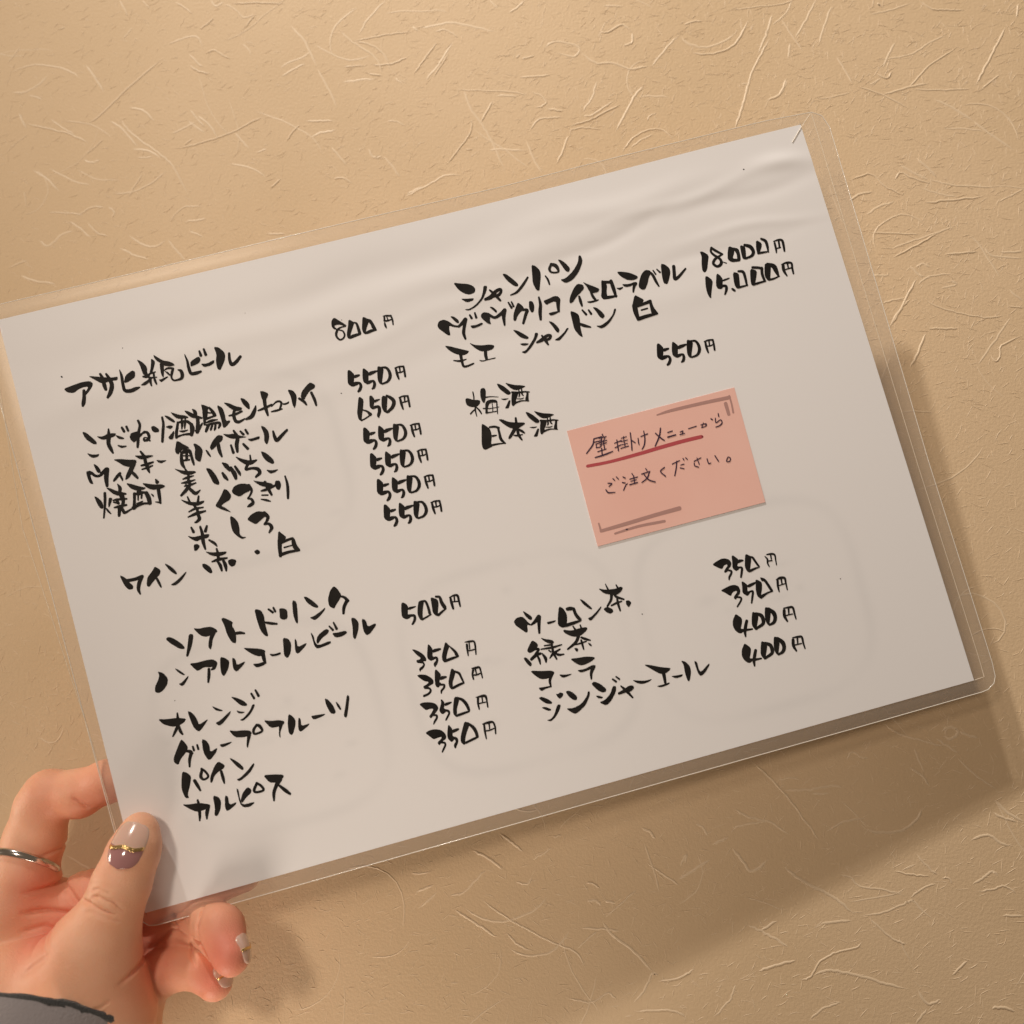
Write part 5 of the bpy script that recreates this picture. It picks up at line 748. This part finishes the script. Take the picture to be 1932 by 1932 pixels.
for it in range(2):     # settle the vertices on the field
    e = .25; pv = [HV[:, k].astype(np.float64) for k in range(3)]
    d0 = hand_sdf(pv); g = []
    for k in range(3):
        q1 = list(pv); q1[k] = pv[k]+e; q0 = list(pv); q0[k] = pv[k]-e
        g.append((hand_sdf(q1)-hand_sdf(q0))/(2*e))
    G = np.stack(g, 1); HV = HV-G*(d0/np.maximum((G*G).sum(1), .25))[:, None]
tone = np.zeros(len(HV))
for x, y, z, r, a in TONES:
    tone = np.maximum(tone, a*np.exp(-((HV[:, 0]-x)**2+(HV[:, 1]-y)**2+.4*(HV[:, 2]-z)**2)/(r*r)))
person = mesh('person', world(HV), HF, M_skin, attr=('tone', tone))
tag(person, 'left hand pinching the menu, pink gold striped nails, dark grey sleeve cuff', 'person')

def nail_patch(c, nrm, al, ln, wd, u0, u1, lift, raise_, nu=26, nv=26, start=9.0, wob=0, tilt=0):
    c, nrm, al = np.array(c), np.array(nrm), np.array(al); la = np.cross(nrm, al)
    V = []
    for i in range(nu+1):
        u = u0+(u1-u0)*i/nu
        e = abs(u); hw = wd/2*max(0, 1-e**(2.6 if u > 0 else 3.4))**(1/2.6); hw = max(hw, wd*.05)
        for j in range(nv+1):
            s = -1+2*j/nv
            uu = u+wob*math.sin(s*5+1)+wob*1.6*(s*s)*(-1)
            V.append(c+al*((uu-tilt*s)*ln/2)+la*(s*hw)+nrm*start)
    V = np.array(V); d = np.full(len(V), 0.)
    for it in range(60):
        s = hand_sdf([V[:, k] for k in range(3)]); st = np.clip(s, -1, 1.2)*.8
        V = V-nrm*st[:, None]; d += st
    # a nail is smoother than the flesh under it: fit a dome across it
    U_ = ((V-c)@al)/(ln/2); S_ = ((V-c)@la)/(wd/2); Hh = (V-c)@nrm
    A = np.c_[np.ones(len(V)), U_, S_, U_*U_, S_*S_, U_*S_]; w = np.linalg.lstsq(A, Hh, rcond=None)[0]
    Hs = .25*Hh+.75*(A@w)
    V = V+nrm*(Hs-Hh)[:, None]
    S2 = np.tile(-1+2*np.arange(nv+1)/nv, nu+1); E2 = 1-np.abs(S2)**6
    V = V+nrm*(lift+raise_*E2)[:, None]
    W = nv+1; F = [(i*W+j, (i+1)*W+j, (i+1)*W+j+1, i*W+j+1) for i in range(nu) for j in range(nv)]
    # skirt down into the flesh
    per = [j for j in range(W)]+[i*W+nv for i in range(1, nu+1)]+[nu*W+j for j in range(nv-1, -1, -1)]+[i*W for i in range(nu-1, 0, -1)]
    b = len(V); V = np.vstack([V, V[per]-nrm*1.0]); k = len(per)
    F += [(per[i], per[(i+1) % k], b+(i+1) % k, b+i) for i in range(k)]
    return V, F, nu, nv
for ni, (c, nrm, al, ln, wd, st0) in enumerate([[[-123.776, 108.002, 323.22], [-0.03, -0.099, -0.995], [0.215, -0.972, 0.091], 13.2, 11.2, 9.0], [[-93.134, 144.116, 323.132], [0.966, -0.201, -0.161], [0.155, 0.953, -0.259], 9.5, 8.6, 9.0], [[-100.579, 156.281, 330.209], [0.904, -0.321, -0.281], [0.299, 0.947, -0.121], 8.0, 7.2, 7.0]]):
    V, F, nu, nv = nail_patch(c, nrm, al, ln, wd, -1, 1, .18, .30, start=st0)
    nail = mesh('nail', world(V), F, [M_nail, M_mauve], person); two = ni == 0
    for i, p in enumerate(nail.data.polygons):
        if i < nu*nv:
            r = i//nv
            if two and r < nu*.46: p.material_index = 1
    if ni == 0: nail['label'] = 'thumb nail, mauve base and milky pink tip'
    V, F, nu, nv = nail_patch(c, nrm, al, ln, wd*.99, -.13, .03, .34, .42, 6, 26, start=st0, wob=.045, tilt=.09)
    mesh('gold_stripe', world(V), F, M_gold, nail)

# ---------------------------------------------------------------- sleeve (clothing of the person)
CC, CA, CB, CD = [np.array(v) for v in [[-158.7, 179.7, 331.0], [38.0, 4.5, 0.0], [11.4, -31.6, -31.0], [-22.0, 60.0, -45.0]]]
rows = []; nt_ = 72
for s in range(9):
    for t in range(nt_):
        a = 2*math.pi*t/nt_; wv = 1+.012*math.sin(3*a+s*.9)
        rows.append(CC+(CA*math.cos(a)+CB*math.sin(a))*wv*(1+.025*s)+CD*(s/8))
V = np.array(rows); F = [(s*nt_+t, s*nt_+(t+1) % nt_, (s+1)*nt_+(t+1) % nt_, (s+1)*nt_+t) for s in range(8) for t in range(nt_)]
sleeve = mesh('sleeve', world(V), F, M_cloth, person)
sol = sleeve.modifiers.new('thickness', 'SOLIDIFY'); sol.thickness = .0012; sol.offset = 0; sharp(sol.id_data)
V, F = tube(world(V[:nt_]), .0010, 10, True)
V = V+RNG.normal(0, .00022, V.shape)
mesh('cuff_edging', V, F, M_rim, sleeve)

# ---------------------------------------------------------------- ring on the index finger
rc = np.array([[-169.706, 122.119, 342.768]][0]); e1 = np.array([.979, .204, 0]); e2 = np.array([-.02, -.58, -.81]); e2 /= np.linalg.norm(e2); e1 -= e2*(e1@e2); e1 /= np.linalg.norm(e1)
ax_ = np.cross(e1, e2); V, F = [], []
for i in range(96):
    a = 2*math.pi*i/96; rad = e1*math.cos(a)+e2*math.sin(a)
    for j in range(12):
        b = 2*math.pi*j/12; V.append(rc+rad*(11.35+.7*math.cos(b))+ax_*(1.25*math.sin(b)))
for i in range(96):
    for j in range(12): F.append((i*12+j, ((i+1) % 96)*12+j, ((i+1) % 96)*12+(j+1) % 12, i*12+(j+1) % 12))
ring = mesh('ring', world(V), F, M_silver)
tag(ring, 'plain silver ring worn on the index finger of the hand', 'ring')
